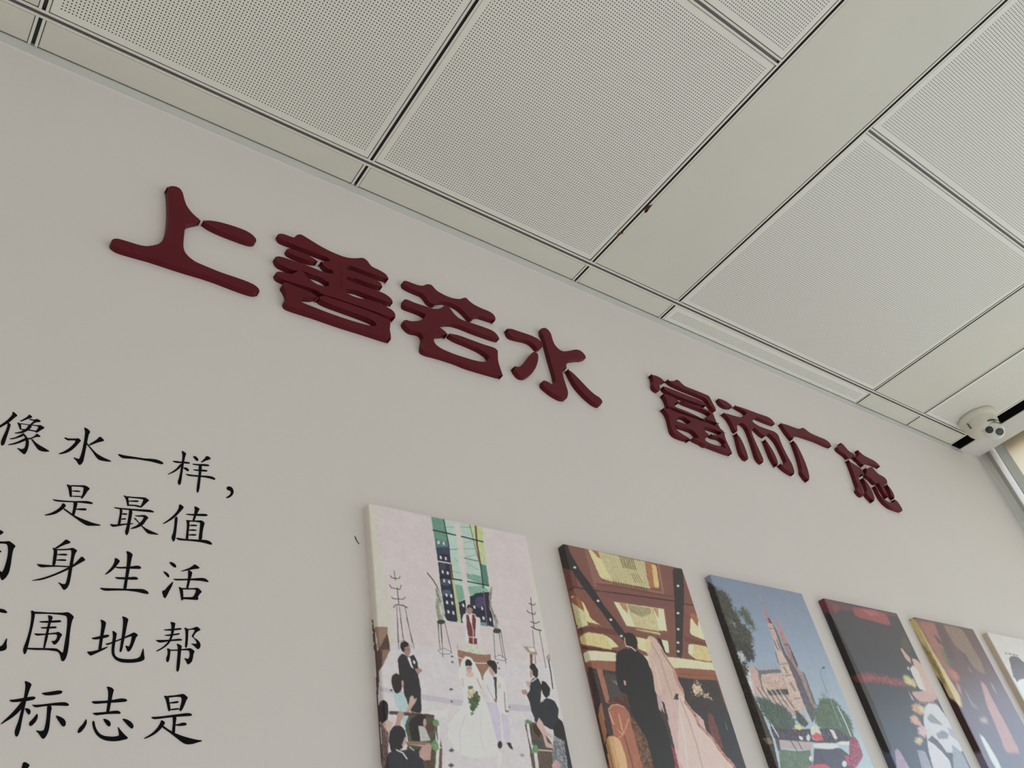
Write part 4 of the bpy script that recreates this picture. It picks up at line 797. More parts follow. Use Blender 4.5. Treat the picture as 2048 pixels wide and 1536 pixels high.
C2 = [
 (4,P,[(205,220),(265,150),(320,180),(400,470),(330,560),(262,430)],(46,38,36)), (4,P,[(262,430),(400,470),(430,640),(330,690)],(112,60,52),10), (4,P,[(320,690),(440,640),(560,720),(730,1080),(1000,1300),(480,1340),(330,700)],(132,76,60),6),
 (4,P,[(500,205),(545,215),(700,560),(690,610),(620,650)],(150,96,84)),
 (4,P,[(545,218),(1320,388),(1360,660),(1240,650),(830,590),(690,550)],(214,186,124),8), (4,P,[(548,222),(650,248),(800,550),(695,545)],(228,208,140),14), (4,P,[(590,232),(660,245),(690,330),(650,300)],(170,108,48),10),
 (4,P,[(660,250),(1195,360),(1255,665),(835,590)],(196,184,128),16),
 (4,P,[(1190,362),(1300,385),(1345,650),(1250,660),(1215,520)],(176,110,62),14), (4,P,[(1270,390),(1315,400),(1352,655),(1300,640)],(228,186,96),20),
 (4,L_,([(1345,395),(1400,720)],26),(158,104,92)), (4,L_,([(690,592),(820,608),(1250,690),(1400,718)],22),(156,104,92)), (4,L_,([(640,612),(850,640),(1520,760)],18),(120,66,58)), (4,L_,([(330,690),(390,650),(640,690),(1000,735),(1530,808)],12),(52,24,22)), (4,L_,([(1620,835),(1750,858)],10),(60,30,28)),
 (4,P,[(640,690),(1000,745),(1530,815),(1530,880),(900,800),(740,770)],(126,74,72),6), (4,P,[(1640,860),(1750,870),(1810,1000),(1640,940)],(140,82,72),6),
 (4,P,[(830,815),(1415,900),(1450,1150),(980,1095)],(236,218,170),8), (4,P,[(890,818),(985,835),(1005,960),(950,905)],(190,136,72),20), (4,P,[(1285,885),(1345,895),(1350,1000),(1320,960)],(196,146,84),20),
 (4,P,[(975,838),(1290,890),(1370,1195),(1090,1135)],(204,190,134),14), (4,L_,([(830,815),(980,1095),(1445,1175)],16),(150,84,60)), (4,L_,([(1415,900),(1455,1180)],16),(150,84,60)),
 (4,P,[(345,760),(380,745),(500,830),(580,1010),(700,1085),(540,1055)],(238,208,132),16), (4,P,[(360,820),(500,920),(545,1085),(430,1115)],(204,202,142),14), (4,P,[(345,790),(400,745),(480,820),(505,930),(440,880),(370,830)],(160,92,48),16),
 (4,L_,([(540,1050),(700,1085)],12),(160,100,70)), (4,P,[(430,1120),(545,1095),(850,1130),(990,1180),(990,1215),(740,1180),(540,1150),(440,1180)],(112,56,44),8),
 (4,P,[(450,1215),(540,1160),(740,1190),(810,1300),(810,1370),(640,1325),(470,1300)],(214,196,122),14), (4,P,[(745,1200),(800,1230),(895,1325),(810,1340)],(236,208,150),14), (4,P,[(475,1320),(640,1335),(870,1370),(870,1395),(560,1365),(480,1350)],(92,44,34)),
 (4,P,[(1080,1215),(1240,1245),(1230,1400),(1120,1350)],(236,206,150),14), (4,P,[(1380,1245),(1455,1262),(1470,1395),(1410,1390)],(240,218,176),8),
 (4,P,[(1710,1020),(1750,960),(1800,990),(1830,1100),(1895,1260),(1705,1185)],(238,214,160),14), (4,P,[(1700,950),(1760,950),(1805,1010),(1795,1100),(1740,1030)],(176,100,60),14), (4,P,[(1690,1300),(1760,1300),(1900,1325),(1960,1500),(1770,1470),(1685,1405)],(216,194,124),14), (4,P,[(1690,1305),(1745,1310),(1740,1412),(1685,1402)],(242,222,180)),
 (4,P,[(1640,1200),(1900,1290),(1900,1320),(1640,1270)],(120,66,52)),
 (4,P,[(1505,430),(1618,440),(1640,640),(1620,1450),(1552,1445),(1530,800)],(54,48,50),4), (4,P,[(290,165),(345,260),(470,480),(620,680),(720,850),(960,1150),(1005,1300),(925,1240),(700,930),(480,640),(365,470),(330,330)],(48,44,46),4),
] + [(4,P,[(895+22*k,292+5*k),(903+22*k,294+5*k),(955+20*k,430+4*k),(947+20*k,430+4*k)],(74,56,26)) for k in range(8)] + [(4,L_,([(832+29*k,575+7*k),(842+29*k,625+7*k)],9),(96,70,34)) for k in range(14)] + [(4,L_,([(1040+k*24,500),(1090+k*24,600)],6),(120,92,44)) for k in range(4)] + [
 (4,L_,([(1000+20*k,850+3*k),(1040+18*k,900+abs(k-7)*(-8)+90)],7),(70,52,30)) for k in range(13)] + [(4,L_,([(1095+18*k,1130+4*k),(1102+18*k,1160+4*k)],7),(120,96,56)) for k in range(15)] + [
 (4,E_,(x,y,15,12),(226,220,222)) for x, y in ((395,425),(660,805),(805,1020),(925,1205),(1570,635),(1570,945),(1572,1128),(1570,1280),(1572,1380))] + [
 # cream cove and wood band
 (4,P,[(495,1400),(560,1370),(870,1395),(880,1495),(600,1480),(510,1510)],(228,212,172),6), (4,P,[(1150,1430),(1350,1455),(1960,1508),(1985,1600),(1200,1560)],(234,212,168),6), (3,P,[(860,385),(950,335),(1190,355),(1200,445),(940,428),(872,450)],(226,210,170),6), (3,P,[(1430,385),(1750,400),(2100,445),(2100,540),(1750,505),(1480,470)],(230,208,160),6), (6,P,[(-20,228),(385,265),(425,358),(-20,325)],(230,210,166),6),
 (3,P,[(875,455),(945,430),(1200,448),(1200,548),(980,522),(900,490)],(152,88,62),8), (3,P,[(1750,505),(2100,540),(2100,640),(1830,605)],(152,86,60),8), (6,P,[(-20,325),(425,358),(470,480),(440,480),(-20,455)],(152,86,60),8), (6,L_,([(0,400),(440,425)],6),(112,58,40)),
 (3,P,[(890,490),(980,520),(1200,548),(1830,605),(2100,640),(2200,1560),(1100,1560),(1000,1050),(930,720)],(66,50,50),12), (6,P,[(-20,450),(440,478),(520,700),(800,1560),(-20,1560)],(60,52,56),10),
 (3,P,[(985,505),(1045,525),(1135,880),(1085,870)],(168,102,76),8), (3,P,[(1060,560),(1190,580),(1230,700),(1290,800),(1170,860),(1130,850)],(76,68,72),8), (3,P,[(1100,850),(1180,810),(1310,780),(1330,900),(1200,960)],(92,52,48),26), (3,L_,([(1150,640),(1200,680),(1245,750)],7),(150,130,110),30), (3,L_,([(1180,640),(1240,745)],5),(170,150,130)),
 (3,P,[(1280,1000),(1360,1020),(1460,1080),(1600,1560),(1450,1560),(1350,1250)],(112,74,50),50), (3,P,[(1560,1180),(1700,1250),(1840,1560),(1600,1560)],(120,50,56),26), (3,P,[(1700,1250),(1780,1330),(1850,1560),(1760,1560)],(158,50,66),14),
 # covered chairs
 (3,P,[(1005,1010),(1015,920),(1035,855),(1052,940),(1095,1180),(1070,1300),(1040,1150)],(186,118,74),12), (3,P,[(1105,940),(1140,890),(1200,878),(1270,905),(1325,970),(1345,1100),(1400,1300),(1470,1560),(1200,1560),(1175,1280),(1140,1080)],(176,100,70),10),
 (3,L_,([(1118,960),(1150,1060),(1250,1190)],10),(222,160,120)), (3,L_,([(1215,980),(1262,1190)],12),(216,150,104)), (3,L_,([(1318,1030),(1262,1195),(1160,1260)],9),(216,150,108)), (3,L_,([(1270,1200),(1330,1400),(1370,1560)],18),(140,72,52)), (3,L_,([(1108,935),(1145,892),(1205,884),(1270,910)],8),(222,166,126)), (3,L_,([(1170,1090),(1255,1180)],8),(120,60,44)),
 (3,P,[(1085,1245),(1105,1215),(1160,1205),(1190,1250),(1240,1400),(1270,1560),(1125,1560)],(206,154,92),12), (3,P,[(1160,1210),(1230,1250),(1280,1400),(1310,1560),(1240,1560),(1190,1400)],(222,172,112),12), (3,L_,([(1105,1300),(1165,1560)],14),(166,96,56)),
 (6,P,[(140,560),(180,500),(230,540),(270,590),(250,650),(180,640)],(214,184,146),60,1.0), (6,P,[(270,630),(330,640),(380,720),(330,690)],(206,176,136),40,0.8), (6,P,[(330,900),(350,865),(390,900),(450,1050),(490,1200),(530,1310),(470,1290),(360,1100)],(118,62,62),16), (6,P,[(400,830),(590,850),(790,1560),(700,1560),(540,1280),(470,1050)],(50,52,62),6), (6,P,[(440,478),(485,480),(590,850),(560,850)],(122,70,60)), (6,P,[(540,960),(575,1080),(560,1060)],(140,130,110)),
 (6,P,[(500,1400),(600,1420),(700,1560),(600,1560)],(140,96,90),40),
 # groom
 (3,P,[(1185,380),(1200,345),(1270,310),(1400,322),(1500,415),(1550,540),(1575,700),(1600,790),(1640,1000),(1690,1080),(1740,1260),(1800,1560),(1580,1560),(1540,1380),(1490,1210),(1400,1080),(1340,960),(1300,780),(1240,760),(1200,680),(1182,560)],(38,36,42),3),
 (3,P,[(1265,215),(1270,165),(1310,145),(1365,160),(1400,210),(1410,260),(1395,320),(1340,320),(1285,285)],(38,34,36)), (3,L_,([(1275,205),(1280,255),(1290,285)],11),(205,150,130)), (3,L_,([(1290,285),(1345,300),(1388,335)],10),(226,196,186)), (3,P,[(1265,640),(1285,640),(1290,680),(1272,690)],(206,160,130)),
 (3,L_,([(1560,800),(1640,1000),(1740,1280),(1790,1500)],8),(30,28,34)),
 # bride
 (3,P,[(1620,800),(1690,840),(1800,830),(1905,870),(1960,930),(2100,1060),(2100,1560),(1840,1560),(1780,1300),(1720,1050),(1660,930)],(210,174,170),10), (6,P,[(-20,540),(30,600),(60,720),(140,830),(200,930),(260,1010),(370,1150),(450,1260),(560,1400),(640,1500),(640,1560),(-20,1560)],(222,190,178),8),
 (6,L_,([(60,740),(180,900),(230,1020),(400,1190),(460,1290),(560,1420),(640,1500)],32),(186,132,110),40), (6,L_,([(0,700),(100,950),(200,1250),(280,1560)],16),(200,160,150)), (6,L_,([(0,900),(60,1200),(90,1560)],12),(232,206,200)),
 (3,P,[(1495,290),(1505,220),(1530,180),(1585,200),(1680,340),(1760,480),(1800,600),(1880,760),(1890,810),(1800,770),(1780,820),(1740,865),(1680,850),(1590,770),(1570,600),(1520,430)],(208,174,158),10), (3,P,[(1485,250),(1520,185),(1545,260),(1530,360),(1500,330)],(220,198,132),12),
 (3,L_,([(1545,250),(1640,420),(1700,620),(1760,800)],12),(190,150,140)), (3,L_,([(1650,330),(1760,500),(1870,740)],10),(160,112,100)), (3,L_,([(1590,500),(1650,760)],10),(222,190,178)),
 (3,P,[(1760,480),(1790,520),(1830,640),(1880,740),(1885,790),(1820,690),(1780,600)],(196,140,120)), (3,P,[(1605,790),(1650,800),(1655,960),(1625,930)],(196,158,160)), (3,P,[(1655,850),(1680,860),(1730,1060),(1690,1000)],(60,46,56)), (3,P,[(1600,190),(1650,220),(1710,380),(1690,370)],(50,36,32)),
]
C3 = [
 (5,P,[(330,225),(400,245),(470,290),(500,290),(560,340),(615,420),(635,520),(690,600),(760,700),(840,790),(885,880),(870,980),(905,1080),(880,1170),(790,1160),(815,1290),(790,1400),(760,1560),(700,1560),(560,900),(430,520)],(62,66,60),34,0.8),
 (5,P,[(640,510),(700,560),(780,640),(800,700),(700,650)],(66,78,72),30,0.8), (5,P,[(715,505),(800,530),(860,640),(935,795),(890,790),(790,690),(720,600)],(72,88,72),40,0.8), (5,P,[(680,560),(740,700),(820,740),(760,640)],(120,140,168),20,0.5),
 (5,P,[(590,650),(680,760),(660,720),(600,660)],(150,160,170),20,0.5),
 (5,P,[(320,185),(390,235),(460,420),(610,860),(700,1200),(830,1560),(780,1560),(640,1250),(500,800),(380,440)],(42,38,36),14),
 (5,L_,([(955,365),(985,425),(1010,500)],7),(140,150,166)), (5,P,[(985,430),(1000,460),(1052,600),(1115,705),(1055,705),(1012,540)],(172,112,110),12), (5,P,[(1055,640),(1075,640),(1120,710),(1075,700)],(104,60,66)),
 (5,P,[(1050,700),(1120,705),(1180,900),(1240,1080),(1300,1220),(1360,1400),(1430,1560),(1290,1560),(1250,1350),(1190,1190),(1150,1010),(1085,800)],(180,158,152),26), (5,P,[(1110,700),(1160,780),(1230,960),(1330,1180),(1470,1480),(1520,1560),(1430,1560),(1300,1240),(1190,920)],(92,88,102),20),
 (5,L_,([(1080,760),(1140,770)],9),(70,60,66)), (5,L_,([(1130,900),(1165,1000),(1190,1020)],10),(80,70,78)), (5,L_,([(1165,900),(1205,1010)],9),(84,74,80)), (5,L_,([(1150,1050),(1185,1180)],9),(80,84,90)), (5,L_,([(1190,1170),(1285,1165)],10),(90,80,84)), (5,L_,([(1200,1200),(1300,1215)],8),(120,104,104)), (5,L_,([(1255,1250),(1275,1300)],18),(130,110,112)), (5,L_,([(1260,1340),(1330,1335)],9),(50,44,52)), (5,L_,([(1330,1440),(1350,1500)],20),(130,112,114)), (5,L_,([(1280,1390),(1345,1390)],7),(110,96,98)),
 (5,P,[(1135,615),(1160,660),(1205,740),(1295,920),(1232,925),(1185,790)],(172,118,122),12), (5,P,[(1235,925),(1300,930),(1345,1040),(1400,1200),(1470,1330),(1600,1560),(1500,1560),(1420,1400),(1330,1180)],(146,120,120),24), (5,P,[(1300,930),(1330,990),(1420,1200),(1410,1240),(1350,1100)],(84,76,90)), (5,P,[(1440,1260),(1490,1310),(1600,1560),(1550,1560)],(104,108,120)),
 (5,L_,([(1250,960),(1300,960)],9),(80,64,70)),
 (5,P,[(825,1250),(870,1210),(945,1280),(990,1400),(1010,1560),(870,1560),(850,1400)],(186,152,146),12), (5,P,[(890,1215),(945,1270),(1200,1250),(1215,1300),(970,1325),(1000,1560),(960,1420)],(104,104,116),10), (5,P,[(975,1325),(1240,1298),(1270,1400),(1310,1560),(1010,1560)],(186,162,154),24),
] + [(5,L_,([(930+52*k,1190-3*k),(970+52*k,1260),(1010+50*k,1320)],7),(150,140,140)) for k in range(5)] + [(5,L_,([(1030+34*k,1330),(1065+34*k,1480)],6),(140,118,118)) for k in range(7)] + [
 (5,P,[(1040,1500),(1290,1490),(1310,1560),(1060,1560)],(70,66,76),20),
 (6,P,[(835,330),(880,310),(940,370),(1000,560),(1060,700),(1010,700),(950,600),(870,480)],(184,152,148),18), (6,P,[(975,400),(1235,390),(1300,600),(1320,640),(1050,640),(1010,560)],(184,160,152),36), (6,P,[(930,360),(1200,345),(1220,385),(960,410),(1010,600),(990,600)],(102,104,116),10),
 (6,P,[(1035,600),(1290,580),(1330,650),(1060,660)],(70,70,76),30), (6,P,[(1060,660),(1330,650),(1480,810),(1400,900),(1100,800)],(180,156,148),50),
 (6,P,[(1160,120),(1215,120),(1290,250),(1350,400),(1430,560),(1500,690),(1535,830),(1385,805),(1310,640),(1250,430)],(188,166,158),26), (6,L_,([(1195,290),(1290,275)],10),(110,98,98)), (6,L_,([(1250,320),(1290,390)],22),(140,122,122)), (6,L_,([(1268,425),(1330,415)],9),(48,44,52)), (6,L_,([(1330,510),(1385,600)],30),(146,126,124)), (6,L_,([(1370,700),(1480,690)],10),(110,92,94)),
 (6,P,[(1290,190),(1330,230),(1470,480),(1600,760),(1640,860),(1600,1000),(1520,830),(1400,520)],(88,86,104),24), (6,P,[(1420,340),(1470,380),(1560,560),(1645,780),(1625,830),(1560,720),(1480,520)],(146,124,124),30), (6,P,[(1470,360),(1500,395),(1645,780),(1600,740)],(96,100,110),10),
] + [(6,L_,([(1380+60*k,820),(1440+58*k,960+10*k)],14),(190,176,160),20) for k in range(3)] + [(6,L_,([(900+60*k,560+8*k),(1000+70*k,720+20*k)],9),(190,176,170)) for k in range(6)] + [(6,L_,([(925+60*k,560+8*k),(1025+70*k,720+20*k)],9),(80,74,84)) for k in range(6)] + [
 (6,P,[(760,100),(700,120),(830,350),(870,520),(880,660),(830,620),(780,520),(830,430)],(188,194,206),30,0.8), (6,P,[(640,0),(760,10),(880,60),(900,230),(840,250),(790,290),(825,370),(780,500),(700,330)],(48,52,54),30,0.7), (6,P,[(680,130),(740,140),(800,230),(760,280),(700,200)],(170,178,190),30,0.8),
 (6,P,[(900,680),(1050,700),(1150,760),(1240,770),(1330,870),(1400,980),(1360,1110),(1200,1090),(1100,1030),(980,860)],(66,86,82),26,0.6), (6,P,[(1385,830),(1480,900),(1560,1020),(1480,1040),(1400,960)],(62,72,72),26,0.4), (6,P,[(1600,870),(1670,760),(1680,700),(1760,690),(1850,700),(1950,820),(2060,950),(2100,1200),(1900,1100),(1700,1060),(1640,1010)],(78,104,86),26,0.5), (6,P,[(1700,620),(1740,640),(1770,690),(1720,680)],(110,125,120),20,0.8),
 (6,P,[(1080,1020),(1200,1060),(1400,1070),(1900,1050),(2080,1200),(2080,1240),(1600,1230),(1250,1210),(1130,1180)],(66,68,84),40), (6,P,[(1370,1020),(1440,1020),(1475,1060),(1430,1080)],(206,204,110),10), (6,L_,([(1100,1010),(1190,1160)],11),(200,196,200)), (6,P,[(1350,1080),(1400,1070),(1410,1110),(1370,1110)],(130,50,66)),
 (6,P,[(1565,1060),(1610,1020),(1660,1030),(1700,1120),(1720,1195),(1600,1200)],(192,194,180),12), (6,P,[(1570,1150),(1640,1110),(1700,1130),(1725,1200),(1640,1210)],(196,72,86),30), (6,P,[(1430,1150),(1480,1160),(1480,1200),(1440,1190)],(210,214,224)), (6,P,[(1800,1070),(1850,1080),(1900,1180),(1860,1190)],(196,190,196),30), (6,E_,(1545,1170,22,40),(190,196,204),30),
 (6,P,[(1190,1195),(1600,1225),(1585,1320),(1220,1300)],(172,158,168),8), (6,P,[(1140,1180),(1190,1170),(1215,1320),(1180,1330)],(76,80,96),20), (6,L_,([(1330,1200),(1410,1330)],10),(80,76,92)), (6,L_,([(1410,1200),(1470,1310)],10),(80,76,92)),
 (6,P,[(1190,1310),(1400,1330),(1570,1320),(1600,1560),(1210,1560)],(92,116,100),22), (6,P,[(1590,1300),(1800,1310),(1920,1290),(2080,1400),(2080,1560),(1600,1560)],(72,74,98),14), (6,P,[(1595,1262),(1660,1240),(1880,1245),(1915,1272),(1830,1308),(1640,1285)],(226,226,238)), (6,P,[(1890,1230),(1950,1215),(2080,1215),(2080,1255),(1920,1252)],(222,222,234)), (6,L_,([(1605,1290),(1600,1450)],14),(170,190,200),20), (6,E_,(1572,1420,16,30),(214,216,230)), (6,E_,(1980,1485,28,36),(214,216,230)), (6,P,[(1540,1520),(1640,1490),(1760,1490),(1840,1560),(1520,1560)],(198,64,90),14), (6,P,[(1980,1390),(2080,1370),(2080,1560),(2040,1540)],(176,60,96),20),
 (5,L_,([(1738,1225),(1695,1265),(1690,1310),(1722,1400),(1770,1540)],6),(96,104,116)), (5,E_,(1728,1236,18,12),(70,76,86)), (6,L_,([(1765,590),(1850,820),(1940,1040)],6),(130,150,160)), (6,L_,([(1900,800),(1990,980),(2060,1150)],14),(170,180,196)), (8,P,[(0,1150),(60,1230),(110,1390),(60,1480),(0,1560),(-60,1560),(-60,1200)],(150,60,98),60),
 (6,P,[(560,0),(640,40),(700,200),(800,450),(900,700),(990,880),(1060,1050),(1120,1200),(1200,1560),(1070,1560),(880,1000),(740,560)],(46,42,38),22), (6,P,[(990,1180),(1080,1170),(1120,1240),(1060,1250)],(120,100,80),26),
]
C4 = [
 (7,P,[(130,155),(180,120),(260,170),(280,250),(190,255)],(118,34,52),14), (7,P,[(180,125),(450,190),(800,255),(880,265),(890,300),(560,250),(280,230)],(106,66,86),10), (7,P,[(260,170),(320,190),(330,240),(280,260)],(140,60,78),10),
 (7,P,[(450,205),(640,225),(770,275),(810,378),(640,335),(480,290)],(162,70,86),14), (7,P,[(540,230),(650,235),(700,280),(620,290)],(178,96,104),10),
 (7,P,[(430,850),(500,825),(620,830),(740,850),(940,900),(950,935),(840,925),(700,900),(540,900),(470,900)],(160,72,88),60,0.9),
 (7,P,[(890,520),(930,490),(980,530),(1000,600),(960,640),(905,580)],(84,82,80),16), (7,P,[(895,590),(915,590),(955,640),(985,680),(1000,735),(950,690),(925,650)],(206,166,158),12),
 (7,P,[(1000,680),(1045,690),(1110,760),(1160,880),(1215,1000),(1240,1070),(1150,1040),(1090,950),(1050,830)],(212,178,168),10), (7,P,[(985,780),(1010,745),(1060,790),(1090,880),(1135,990),(1070,965),(1030,880)],(212,212,214),10), (7,P,[(955,770),(975,760),(980,800)],(200,206,214)),
 (7,P,[(918,860),(935,838),(975,850),(1000,890),(990,930),(945,920)],(200,202,132),36,0.5), (7,P,[(960,860),(1010,870),(1050,930),(1030,960),(985,920)],(210,198,146),30,0.5), (7,P,[(945,930),(1010,940),(1030,985),(960,985)],(74,86,84),20),
 (7,P,[(1000,995),(1060,990),(1140,985),(1200,1010),(1232,1045),(1200,1085),(1090,1085),(1030,1045)],(204,166,160),8), (7,P,[(1020,1045),(1090,1085),(1210,1085),(1250,1115),(1150,1105),(1080,1110)],(140,108,122),12), (7,P,[(970,990),(1010,1040),(1025,1080),(1000,1060)],(190,160,180),16),
 (7,P,[(1125,1130),(1160,1100),(1235,1110),(1290,1180),(1350,1270),(1420,1380),(1490,1560),(1160,1560),(1140,1400),(1110,1250)],(208,211,222),8), (7,P,[(1140,1240),(1180,1190),(1240,1250),(1300,1310),(1230,1290),(1180,1280)],(150,148,162),10), (7,P,[(1230,1380),(1290,1350),(1350,1390),(1330,1430),(1250,1430)],(140,142,160),12), (7,P,[(1150,1440),(1190,1400),(1250,1450),(1330,1560),(1220,1560)],(92,88,108),12),
 (7,P,[(1000,1120),(1050,1100),(1110,1140),(1130,1200),(1080,1210),(1020,1180)],(206,158,116),40,0.5), (7,P,[(1060,1120),(1110,1130),(1130,1180),(1100,1200)],(206,204,170),30,0.5), (7,P,[(985,1230),(1020,1210),(1070,1250),(1100,1320),(1040,1300),(1000,1270)],(222,166,140),26,0.5), (7,P,[(1060,1330),(1110,1300),(1150,1370),(1120,1420),(1070,1390)],(214,178,186),20,0.5), (7,P,[(1035,1430),(1080,1410),(1110,1450),(1080,1490),(1040,1470)],(216,196,160),30,0.6),
 (8,P,[(1120,1040),(1200,1080),(1300,1200),(1240,1210),(1150,1130)],(168,172,190),10), (8,P,[(900,1200),(1000,1280),(1150,1440),(1180,1560),(960,1560),(890,1300)],(214,214,226),10), (8,P,[(1180,1250),(1300,1350),(1400,1560),(1200,1560)],(150,160,180),20), (8,P,[(490,1330),(520,1300),(580,1380),(680,1560),(520,1560)],(176,150,190),24), (8,P,[(760,1320),(850,1330),(950,1560),(820,1560)],(160,160,184),24),
 (7,P,[(190,250),(245,270),(300,360),(400,560),(520,820),(650,1100),(830,1560),(740,1560),(500,1050),(330,620)],(36,31,32),6), (7,P,[(440,850),(530,830),(560,910),(480,900)],(104,34,46),16), (8,P,[(0,430),(30,400),(70,450),(60,500),(20,500)],(112,36,46),14),
]
C5 = [
 (7,P,[(1060,330),(1210,350),(1260,480),(1330,690),(1430,900),(1360,870),(1150,500)],(166,104,98),16), (7,P,[(1210,350),(1300,370),(1350,520),(1420,700),(1330,690),(1260,480)],(96,74,88),10), (7,P,[(1200,455),(1230,470),(1300,560),(1250,540)],(90,64,92),12), (7,P,[(1255,560),(1300,600),(1365,760),(1320,740)],(98,118,86),24,0.5), (7,P,[(1340,780),(1410,800),(1455,890),(1405,880)],(202,112,92),20,0.5), (7,P,[(1410,890),(1450,940),(1470,1030),(1430,970)],(196,130,120),20),
 (7,P,[(1290,365),(1400,385),(1470,410),(1560,560),(1640,700),(1690,830),(1640,810),(1580,770),(1500,640),(1400,560)],(142,118,108),16), (7,P,[(1460,620),(1500,640),(1560,760),(1510,710)],(80,78,98),10), (7,P,[(1530,760),(1560,800),(1545,800)],(200,140,130)),
 (7,P,[(1640,890),(1690,930),(1760,1080),(1880,1300),(2010,1560),(1880,1560),(1780,1300),(1700,1120)],(196,146,152),14), (7,P,[(1480,950),(1520,1010),(1590,1150),(1560,1120)],(150,140,160)), (7,P,[(1560,1100),(1600,1110),(1620,1150),(1590,1150)],(120,130,130),30), (7,P,[(1630,1240),(1690,1230),(1710,1280),(1660,1280)],(200,170,165),20,0.5), (8,P,[(1500,1120),(1560,1160),(1720,1420),(1780,1560),(1720,1560),(1640,1420)],(216,230,240)), (7,P,[(1730,900),(1760,930),(1800,1020),(1770,990)],(170,130,150)),
 (7,P,[(975,325),(1010,305),(1050,330),(1180,560),(1320,820),(1450,1030),(1470,1140),(1350,1060),(1220,850),(1080,520)],(214,196,136),22), (7,P,[(1090,540),(1130,560),(1280,820),(1330,960),(1290,930),(1200,760)],(150,138,68),40,0.6), (7,P,[(1030,310),(1055,325),(1200,600),(1290,780),(1260,730),(1120,480)],(146,96,50),12),
 (7,P,[(1200,800),(1280,900),(1350,1040),(1420,1090),(1470,1160),(1660,1560),(1570,1560),(1300,1000)],(58,20,20),6),
]
C6 = [
 (9,P,[(1610,1130),(1640,1070),(1700,1048),(1800,1055),(1930,1130),(2100,1290),(2200,1700),(1740,1700),(1680,1400)],(94,78,96),6), (7,P,[(1912,700),(1935,668),(1985,665),(2060,740),(2060,880),(1985,912),(1940,820)],(94,78,96),6), (7,P,[(1975,910),(2010,880),(2060,870),(2060,1050),(2010,960)],(222,228,236)),
] + [(9,P,[(a,940+(a-1480)*.21),(b,940+(b-1480)*.21),(b+18,985+(b-1480)*.2),(a+14,985+(a-1480)*.2)],(128,130,140),40) for a, b in ((1480,1540),(1580,1670),(1695,1780),(1800,1850))]
M_canvas = bpy.data.materials.new('printed_canvas'); M_canvas.use_nodes = True
n_ = M_canvas.node_tree; b_ = n_.nodes['Principled BSDF']
at = n_.nodes.new('ShaderNodeAttribute'); at.attribute_name = 'print_and_gloss_colour'; n_.links.new(at.outputs['Color'], b_.inputs['Base Color'])
b_.inputs['Roughness'].default_value = 0.34; b_.inputs['Specular IOR Level'].default_value = 0.5
tcn = n_.nodes.new('ShaderNodeTexCoord'); wv = n_.nodes.new('ShaderNodeTexNoise'); wv.inputs['Scale'].default_value = 900; n_.links.new(tcn.outputs['Object'], wv.inputs['Vector'])
bp = n_.nodes.new('ShaderNodeBump'); bp.inputs['Strength'].default_value = 0.10; bp.inputs['Distance'].default_value = 0.0006; n_.links.new(wv.outputs['Fac'], bp.inputs['Height']); n_.links.new(bp.outputs[0], b_.inputs['Normal'])

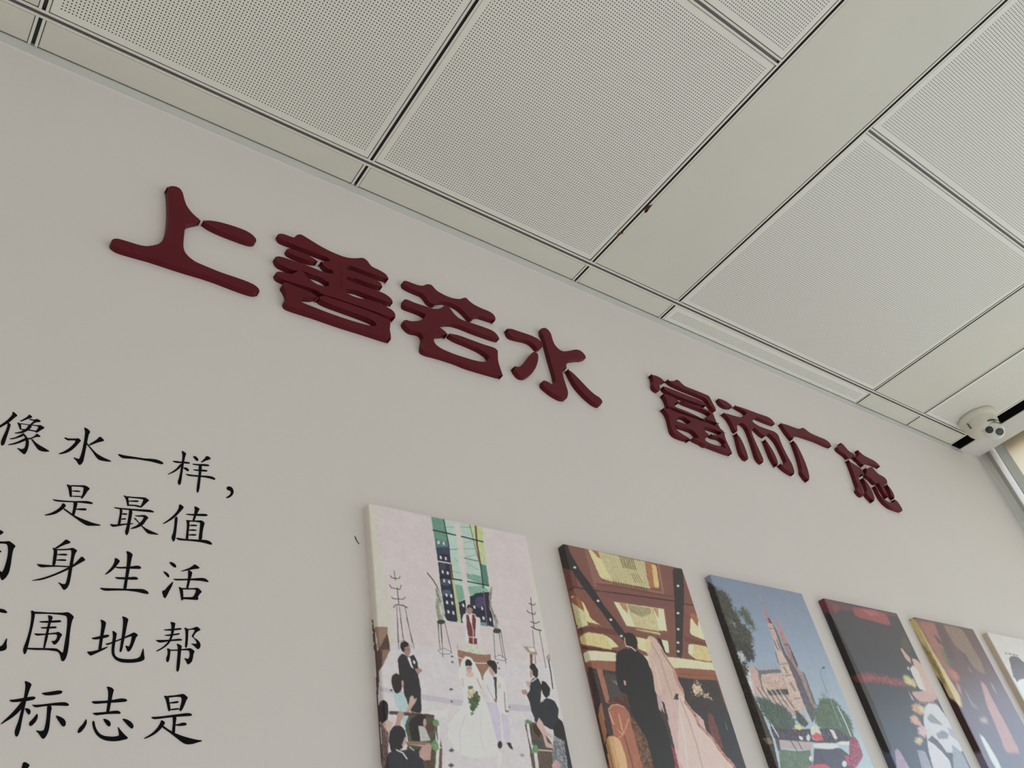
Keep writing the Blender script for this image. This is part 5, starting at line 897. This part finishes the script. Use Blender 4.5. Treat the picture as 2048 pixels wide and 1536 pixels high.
TC = 0.0149; ZT = 1.6 + 0.6616; CH = 0.44
def canvas(xl, xr, step, base, layers, white, label, visible=0.385, blur=0.6):
    # cross-section of the stretched canvas, unrolled: left side, rounded fold, face, fold, right side
    r = 0.0025; us = []
    for y in np.linspace(0, TC - r, 7)[:-1]: us.append((xl, -y))
    for a in np.linspace(0, math.pi / 2, 4): us.append((xl + r - r * math.cos(a), -(TC - r) - r * math.sin(a)))
    nx = int((xr - xl - 2 * r) / step)
    for x in np.linspace(xl + r, xr - r, nx + 1)[1:-1]: us.append((x, -TC))
    for a in np.linspace(math.pi / 2, 0, 4): us.append((xr - r + r * math.cos(a), -(TC - r) - r * math.sin(a)))
    us.append((xr, 0.0)); us = np.array(us)
    zs = list(np.arange(ZT, ZT - visible, -step)) + list(np.linspace(ZT - visible, ZT - CH, 6)[1:])
    zs = np.array(zs); nu, nz = len(us), len(zs)
    V = np.zeros((nz, nu, 3)); V[:, :, 0] = us[:, 0]; V[:, :, 1] = us[:, 1]; V[:, :, 2] = zs[:, None]
    V = V.reshape(-1, 3)
    acc = np.zeros((len(V), 3)); js = [(blur * a, blur * b) for a, b in ((-.8, -.3), (.3, -.8), (.8, .3), (-.3, .8), (0, 0), (-.9, .9))]
    face = np.abs(V[:, 1] + TC) < 1e-5
    for jx, jz in js:
        Q = V.copy(); Q[face, 0] += jx * step; Q[:, 2] += jz * step
        px = project(Q); Wc = np.stack([Q[:, 0] - Q[:, 1], Q[:, 2]], 1)
        c = base((Q[:, 0] - xl) / (xr - xl), (ZT - Q[:, 2]) / CH, Q)
        c = paint(px, Wc, layers, c)
        acc += lin(c)
    acc /= len(js)
    alb = acc / lin(white) * np.array(WALL_A)
    g = alb @ np.array([.3, .55, .15]); alb = alb * 0.78 + g[:, None] * 0.22
    xs_, zs_ = (V[:, 0] - V[:, 1]), V[:, 2]
    mott = 1 + 0.05 * (vnoise(xs_ * 60, zs_ * 60, 21) - .5) + 0.05 * (vnoise(xs_ * 190, zs_ * 190, 22) - .5) + 0.05 * (vnoise(xs_ * 520, zs_ * 520, 23) - .5)
    alb = np.clip(alb * mott[:, None], 0.006, 0.88)
    # bottom of the print (below the photograph): repeat the last painted row
    lastrow = int(visible / step)
    A = alb.reshape(nz, nu, 3)
    V[:, 0] -= xl; V[:, 2] -= ZT
    i = np.arange(nz - 1)[:, None] * nu + np.arange(nu - 1)[None, :]
    F = np.stack([i, i + nu, i + nu + 1, i + 1], -1).reshape(-1, 4)
    # closed back, top and bottom
    nv = len(V); ring_top = np.arange(nu); ring_bot = (nz - 1) * nu + np.arange(nu)
    me = bpy.data.meshes.new('printed_canvas')
    faces = F.tolist() + [ring_top.tolist(), ring_bot[::-1].tolist(), ([k * nu for k in range(nz)] + [k * nu + nu - 1 for k in range(nz)][::-1])[::-1]]
    me.from_pydata(V.tolist(), [], faces); me.update()
    ca = me.color_attributes.new('print_and_gloss_colour', 'FLOAT_COLOR', 'POINT')
    buf = np.ones((nv, 4), np.float32); buf[:, :3] = A.reshape(-1, 3); ca.data.foreach_set('color', buf.ravel())
    o = link('canvas_print', me, M_canvas, None, (xl, 0, ZT))
    tag(o, label, 'canvas print', 'printed canvases hung in a row')
    return o
def flat(c):
    return lambda u, v, Q: np.tile(np.array(c, float), (len(u), 1))
def grad(stops, side=None):
    ks = np.array([s[0] for s in stops]); cs = np.array([s[1] for s in stops], float)
    def f(u, v, Q):
        c = np.stack([np.interp(v, ks, cs[:, k]) for k in range(3)], 1)
        if side is not None: c[Q[:, 1] > -TC + 0.002] = side
        return c
    return f
canvas(0.5514, 0.8446, 0.00095, flat((209,196,195)), C1, (196,191,184), 'canvas print of a white chapel wedding, leftmost and largest in the row', 0.40, 0.55)
canvas(0.9247, 1.2212, 0.00115, flat((132,78,66)), C2, (198,193,186), 'canvas print of bride and groom seen from behind under a coffered ceiling', 0.385, 0.6)
canvas(1.2985, 1.5936, 0.0014, grad([(0,(112,130,160)),(.3,(130,152,182)),(.85,(166,192,204))], (112,126,152)), C3, (182,182,182), 'canvas print of a twin spired church under blue sky', 0.37, 0.6)
canvas(1.6702, 1.9643, 0.0017, grad([(0,(70,64,80)),(.3,(66,70,86)),(.85,(74,86,114))]), C4, (206,206,206), 'dark canvas print with a red patch on top and a seated white figure', 0.36, 1.0)  # base turns bluer downwards: window reflection painted into the print
canvas(2.0405, 2.3273, 0.0019, grad([(0,(104,78,92)),(.3,(108,80,96)),(.85,(116,118,152))]), C5, (206,208,212), 'purple blurred canvas print with a golden left edge', 0.36, 2.2)  # bluish lower base holds the painted window reflection
canvas(2.4005, 2.69, 0.0022, grad([(0,(212,214,220)),(1,(216,218,224))], (196,188,168)), C6, (206,208,212), 'mostly white canvas print cut off by the right edge of the photo', 0.36)
